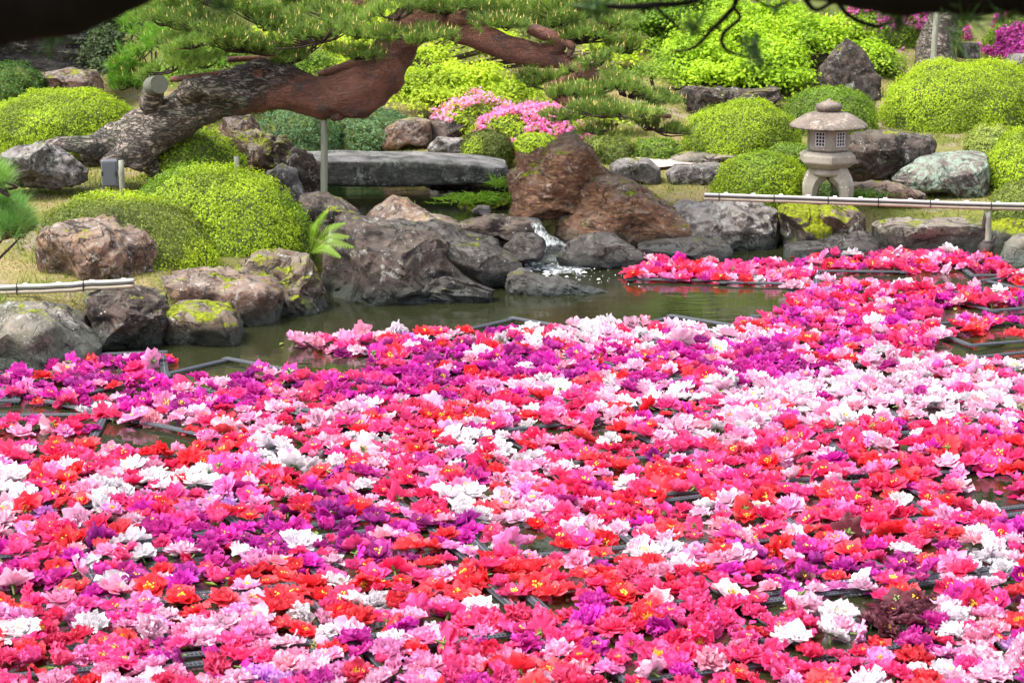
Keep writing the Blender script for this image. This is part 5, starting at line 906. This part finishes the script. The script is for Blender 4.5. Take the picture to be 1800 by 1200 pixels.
ZONES = [  # px, py, rx, ry, weight, palette
 (560, 590, 120, 16, 5, P_PINK), (740, 588, 160, 14, 4, W_(light_pink=3, pale_pink=2, scarlet=2, white=1.5, rose_red=2)), (1130, 590, 170, 26, 6, W_(white=4, pale_pink=4, light_pink=2, scarlet=1, magenta=.7)), (960, 570, 60, 8, 4, P_RED),
 (960, 634, 280, 24, 9, P_PURP), (700, 655, 130, 20, 7, P_PURP), (880, 665, 120, 10, 4, P_RED), (300, 682, 320, 26, 11, P_PURP), (160, 642, 120, 12, 6, P_PURP), (110, 690, 60, 12, 5, P_RED), (1300, 640, 140, 28, 9, P_PURP), (1500, 555, 250, 22, 7, W_(magenta=4, rose_red=3, crimson=2, hot_pink=2, light_pink=.6)), (1560, 470, 200, 16, 7, P_CRIM), (1270, 480, 150, 16, 7, P_CRIM), (1360, 490, 60, 8, 6, P_PINK), (1600, 525, 230, 14, 7, W_(magenta=3, crimson=3, rose_red=3, light_pink=.8)), (1750, 580, 100, 14, 7, P_RED),
 (1480, 690, 230, 36, 10, P_WHITE), (1700, 680, 140, 50, 9, P_WHITE), (1300, 710, 90, 22, 6, P_WHITE), (1560, 620, 100, 16, 5, P_MIX), (1250, 770, 80, 20, 6, P_WHITE), (1490, 790, 60, 16, 4, P_PINK),
 (1740, 760, 120, 30, 5, P_CRIM), (1500, 830, 330, 40, 8, P_RED), (1200, 840, 180, 40, 4, P_RED), (1640, 850, 260, 30, 6, P_CRIM), (420, 745, 220, 30, 6, P_PINK), (520, 740, 120, 20, 3, P_CRIM), (90, 760, 90, 16, 5, P_CRIM), (700, 760, 260, 30, 5, W_(light_pink=2, rose_red=3, scarlet=2, crimson=2, white=.8)),
 (320, 840, 55, 26, 22, W_(white=1)), (195, 868, 42, 18, 18, W_(white=1)), (20, 850, 35, 20, 14, W_(white=1)), (480, 800, 45, 24, 9, W_(white=1)), (540, 835, 40, 18, 9, W_(white=1)), (610, 765, 60, 18, 8, W_(white=1)), (730, 760, 40, 26, 9, W_(white=1)), (650, 845, 32, 14, 9, W_(white=1)), (845, 785, 60, 22, 9, W_(white=1, light_pink=.3)), (945, 680, 60, 14, 8, W_(white=1)), (1010, 815, 40, 14, 9, W_(white=1)), (820, 885, 50, 20, 7, W_(white=1)), (910, 860, 30, 30, 7, W_(light_pink=1, pale_pink=.5)), (230, 975, 50, 26, 22, W_(white=1)), (440, 965, 40, 16, 10, W_(white=1)),
 (120, 800, 250, 40, 3, P_RED), (60, 950, 80, 60, 5, P_RED), (130, 1000, 140, 24, 10, P_PURP), (420, 950, 170, 30, 12, P_PURP), (300, 1000, 150, 24, 9, P_PURP), (640, 950, 140, 36, 11, P_PURP), (400, 1060, 300, 30, 6, W_(coral_red=4, scarlet=4, light_pink=1)), (220, 1070, 80, 40, 4, P_PINK), (330, 1110, 90, 30, 4, P_PINK), (100, 1130, 110, 40, 6, W_(crimson=4, rose_red=4, hot_pink=2)), (440, 1165, 90, 30, 4, P_PURP), (850, 1020, 240, 40, 7, W_(coral_red=4, scarlet=4, rose_red=2, light_pink=.6)), (640, 1020, 90, 20, 4, P_RED), (1080, 950, 50, 30, 8, W_(pale_pink=1, light_pink=1)), (930, 1100, 200, 40, 4, W_(rose_red=3, magenta=3, hot_pink=3)), (560, 1120, 80, 40, 5, P_PINK), (640, 1090, 60, 30, 8, W_(pale_pink=1, white=.6)), (1440, 900, 160, 30, 7, P_RED), (1290, 885, 50, 14, 8, W_(white=1, pale_pink=1)), (1560, 885, 40, 16, 10, W_(white=1)), (1350, 990, 60, 30, 4, P_PURP), (1540, 1000, 90, 30, 9, P_PURP), (1520, 960, 200, 20, 4, P_RED), (1760, 930, 50, 30, 6, P_PURP), (1730, 970, 40, 30, 6, W_(pale_pink=1, white=1)), (1740, 1000, 40, 14, 7, W_(white=1)), (1590, 1080, 30, 18, 22, W_(dark_maroon=1)), (1680, 1090, 50, 16, 13, W_(white=1)), (1410, 1115, 60, 16, 9, W_(white=1)), (1650, 1120, 30, 20, 9, W_(magenta=1)), (1620, 1185, 60, 20, 10, W_(white=1, pale_pink=2)), (1450, 1160, 150, 30, 3, P_RED), (1250, 1110, 120, 60, 5, W_(rose_red=3, hot_pink=3, light_pink=1, crimson=1.5)), (780, 1080, 60, 30, 2, P_MIX)]
def colour_weights(px, py):
    w = P_MIX * 1.6
    for x, y, rx, ry, k, pal in ZONES:
        if pal[CN.index('white')] > .9: rx, ry, k = rx * .72, ry * .75, k * .7
        w = w + pal * (k * math.exp(-(((px - x) / rx) ** 2 + ((py - y) / ry) ** 2)))
    return w / w.sum()
rp_ = np.random.default_rng(2024); flowers = []; grid = {}
def try_place(x, y, dmin):
    ci, cj = int(x / .12), int(y / .12)
    for a in range(ci - 1, ci + 2):
        for b in range(cj - 1, cj + 2):
            for (fx, fy) in grid.get((a, b), ()):
                if (fx - x) ** 2 + (fy - y) ** 2 < dmin * dmin: return False
    grid.setdefault((ci, cj), []).append((x, y)); return True
names_ = list(POLY)
cand = np.column_stack([rp_.uniform(-4.2, 5.3, 90000), rp_.uniform(6.9, 16.4, 90000)]); cand = cand[np.abs(cand[:, 0] - .3) < cand[:, 1] * .232 + .5]
ok = np.zeros(len(cand), int) - 1
for ki, kname in enumerate(names_): ok[inpoly(cand, POLY[kname]) & (ok < 0)] = ki
cand = cand[ok >= 0]; gap = vnoise(np.column_stack([cand * 2.3, cand[:, 0] * 0]), 77)
HOLES = [(1390, 915, 30, 10), (1565, 640, 0, 0), (860, 1035, 18, 14), (450, 735, 14, 14), (215, 905, 12, 12), (1330, 920, 20, 14), (1010, 1010, 14, 14), (1590, 940, 14, 18), (690, 985, 40, 8), (230, 780, 40, 8), (1480, 1130, 40, 12), (1130, 700, 18, 8), (1010, 690, 16, 8), (590, 715, 30, 6), (1180, 695, 24, 7), (1700, 870, 50, 8), (1660, 1040, 30, 8), (1070, 960, 50, 8), (770, 1045, 24, 10)]
for (x, y), gv in zip(cand, gap):
    px, py = proj(np.array([x, y, .03]))
    if any(rx and ((px - hx) / rx) ** 2 + ((py - hy) / ry) ** 2 < 1 for hx, hy, rx, ry in HOLES): continue
    w_thin = 1.0
    for (rx_, ry_, an, _, _) in rafts: pass
    if gv > .74: continue
    far = y > 12
    if try_place(x, y, .082 if not far else .079): flowers.append([x, y, px, py])
flowers.sort(key=lambda f: f[1] + abs(f[0]) * .05)
FD = []
for (x, y, px, py) in flowers:
    c = CN[rp_.choice(len(CN), p=colour_weights(px, py))]
    fp = {"scarlet": (.5, .25, .05, .1, .1), "coral red": (.6, .2, .05, .1, .05), "white": (.1, .2, .5, .05, .15), "pale pink": (.05, .2, .5, .05, .2), "light pink": (.2, .3, .25, .05, .2), "magenta": (.1, .2, .4, .15, .15), "deep purple": (.25, .2, .3, .15, .1), "dark maroon": (.5, .5, 0, 0, 0), "lavender": (.1, .2, .5, 0, .2)}.get(c, (.3, .25, .2, .1, .15))
    fm = FORMS[rp_.choice(5, p=np.array(fp) / sum(fp))]; up = rp_.random()
    tilt = abs(rp_.normal()) * 20 if up < .93 else rp_.uniform(60, 135); taz = rp_.uniform(0, 2 * math.pi)
    sc = rp_.uniform(.56, 1.0) * (1.10 if c in ("white", "pale pink") else 1.0) * (.95 if fm == "cup" else 1)
    z = .006 + (.022 if tilt < 60 else .04) * sc + rp_.uniform(-.012, .014)
    tilt = tilt * (1.25 if z < .02 else 1); Mx = Matrix.Rotation(taz, 3, 'Z') @ Matrix.Rotation(R(tilt), 3, 'Y') @ Matrix.Rotation(rp_.uniform(0, 6.28), 3, 'Z')
    col = np.array(COLS[c]) * rp_.uniform(.82, 1.12) * (rp_.uniform([.95, .8, .85], [1.05, 1.3, 1.2]) if c not in ('white', 'pale pink') else rp_.uniform([.99, .95, .97], [1.01, 1.0, 1.0])) + rp_.uniform(0, .012); wilt = max(0, rp_.normal() * .12 - .14); col = col * (1 - wilt) + np.array([.30, .16, .09]) * wilt; col = np.clip(col, 0, .93)
    FD.append(dict(x=x, y=y, z=z, px=px, py=py, c=c, fm=fm, v=int(rp_.integers(NV)), tilt=tilt, M=Mx, s=sc, col=col))
NH = 300; vis = [i for i, f in enumerate(FD) if -20 < f['px'] < 1820 and f['py'] < 1225]; hero = set(vis[:NH])
XY = np.array([(f['x'], f['y']) for f in FD]); used = {}
TXT = {"open": "open", "semi": "ruffled", "double": "full double", "cup": "cupped", "frilled": "frilly"}
for i in sorted(hero):
    f = FD[i]; d = XY - XY[i]; dist = np.hypot(d[:, 0], d[:, 1]); order = np.argsort(dist)[1:9]
    behind = min(order, key=lambda j: -d[j, 1] + abs(d[j, 0]) * .8); front = min(order, key=lambda j: d[j, 1] + abs(d[j, 0]) * .8)
    side1 = min(order, key=lambda j: d[j, 0] + abs(d[j, 1]) * .8); side2 = min(order, key=lambda j: -d[j, 0] + abs(d[j, 1]) * .8)
    st = TXT[f['fm']] if f['tilt'] < 60 else "tipped over"; B, Fr, S1, S2 = (FD[j]['c'] for j in (behind, front, side1, side2))
    opts = [f"{st} {f['c']} peony in front of a {B} one, {Fr} one before it", f"{st} {f['c']} peony between {S1} and {S2} ones, {B} one behind", f"{st} {f['c']} peony, {B} behind, {Fr} before, {S1} and {S2} beside"]
    o2 = order[[k for k in range(8)][-1]]
    opts.append(f"{st} {f['c']} peony, {B} behind, {Fr} before, {S1} and {S2} beside, near {FD[o2]['c']}")
    opts = [o_ for o_ in opts if len(o_.split()) <= 16] or [f"{st} {f['c']} peony, {B} behind, {Fr} before it"]
    for lab in opts:
        if lab not in used: break
    if lab in used: lab = ('small ' if f['s'] < .8 else 'large ') + (lab if len(lab.split()) < 16 else opts[0])
    if len(lab.split()) > 16: lab = f"{'small' if f['s'] < .8 else 'large'} {st} {f['c']} peony, {B} behind, {Fr} before it"
    used[lab] = used.get(lab, 0) + 1
    rt = thing("peony", lab, "peony", (f['x'], f['y'], f['z']), "peony blossoms floating on the pond"); rt.rotation_euler = f['M'].to_euler(); rt.scale = (f['s'], f['s'], f['s'] * .82)
    pet, clus, stm, cal = HERO[f['fm'], f['v']]; cc = (*f['col'], 1)
    for me in pet: o = link("petal", me, rt); o.color = cc
    o = link("petal_cluster", clus, rt); o.color = cc; o["kind"] = "stuff"
    if stm: o = link("stamens", stm, rt); o["kind"] = "stuff"
    if f['tilt'] > 25 or i % 3 == 0: link("calyx", cal, rt)
VV = []; FF = []; MI = []; TT = []; SH = []; n = 0; NF = {3: [], 4: []}; NM = {3: [], 4: []}
for i, f in enumerate(FD):
    if i in hero: continue
    (mv, mf, ms), st, cal = MASS[f['fm'], f['v']]; A = np.array(f['M']) @ np.diag([1, 1, .82]) * f['s']; o3 = np.array([f['x'], f['y'], f['z']])
    VV.append(mv @ A.T + o3); TT.append(np.broadcast_to(f['col'], (len(mv), 3))); SH.append(ms); NF[4].append(mf + n); NM[4].append(np.zeros(len(mf), int)); n += len(mv)
    for part, m in ((st, 1), (cal if f['tilt'] > 30 else None, 2)):
        if part is not None: VV.append(part[0] @ A.T + o3); TT.append(np.ones((len(part[0]), 3))); SH.append(np.zeros((len(part[0]), 2))); NF[3].append(part[1] + n); NM[3].append(np.full(len(part[1]), m)); n += len(part[0])
me = make_mesh("peony_mass", np.concatenate(VV), [np.concatenate(NF[4]), np.concatenate(NF[3])], [M['petal_mass'], M['stamen'], M['calyx']], np.concatenate(NM[4] + NM[3]), True, np.concatenate(TT), np.concatenate(SH))
tag(link("floating_peonies", me), "countless red, pink, purple and white peonies covering the farther pond", group="peony blossoms floating on the pond", kind="stuff")
# loose petals and leaf bits between the blossoms
g = Geo(); rl = np.random.default_rng(8)
for k in range(700):
    f = FD[rl.integers(len(FD))]; c = np.array([f['x'] + rl.normal() * .09, f['y'] + rl.normal() * .09, .006 + rl.random() * .01]); L = rl.uniform(.018, .035); a = rl.uniform(0, 6.28, 1)[0]; u = np.array([math.cos(a), math.sin(a), 0]); w = np.array([-u[1], u[0], 0])
    if k % 5 == 0: col = (.25, .38, .07); L *= 1.3; wd = .35
    else: col = COLS[f['c']]; wd = .8
    V = np.array([c - u * L, c - w * L * wd + [0, 0, .006], c, c + w * L * wd + [0, 0, .008], c + u * L + [0, 0, .004]]); g.add(V, np.array([[0, 1, 2], [0, 2, 3], [1, 4, 2], [2, 4, 3]]), col)
o = g.build("loose_petals", M['leaf'], None, True, None, tint=True); tag(o, "loose petals and green leaf scraps drifting between the peonies", kind="stuff")
# raft labels: say which blossoms lie on each
usedr = {}
for (x, y, an, root, px) in rafts:
    d = np.hypot(XY[:, 0] - x, XY[:, 1] - y); near = [FD[j]['c'] for j in np.argsort(d)[:12] if d[j] < .5]; cnt = {}
    for q in near: cnt[q] = cnt.get(q, 0) + 1
    top = sorted(cnt, key=lambda q: -cnt[q])[:3]
    zone = "by the slab stones" if y > 15 else "off the orange boulder" if y > 13.8 else "behind the purple band" if y > 12.6 else "beside the near bank rocks" if x < -1.9 and y > 11 else "mid pond" if y > 10.6 else "towards the viewer" if y > 9 else "at the picture's lower edge"
    base_l = f"netted raft {zone} with " + (", ".join(top[:-1]) + " and " + top[-1] if len(top) > 1 else (top[0] if top else "few")) + " peonies"
    if base_l in usedr:
        dd = XY - [x, y]; j = int(np.argmin(dd[:, 0] ** 2 + dd[:, 1] ** 2)); base_l += f", {FD[j]['c']} at its centre"
    if len(base_l.split()) > 16: base_l = base_l.replace("netted raft ", "raft ").replace(" peonies", "").replace(" at its centre", " midmost").replace("at the picture's lower edge", "at the picture's edge").replace("towards the viewer", "nearer")
    usedr[base_l] = 1; root["label"] = base_l
print("flowers", len(FD), "rafts", len(rafts), "dup labels", sum(v > 1 for v in used.values()))
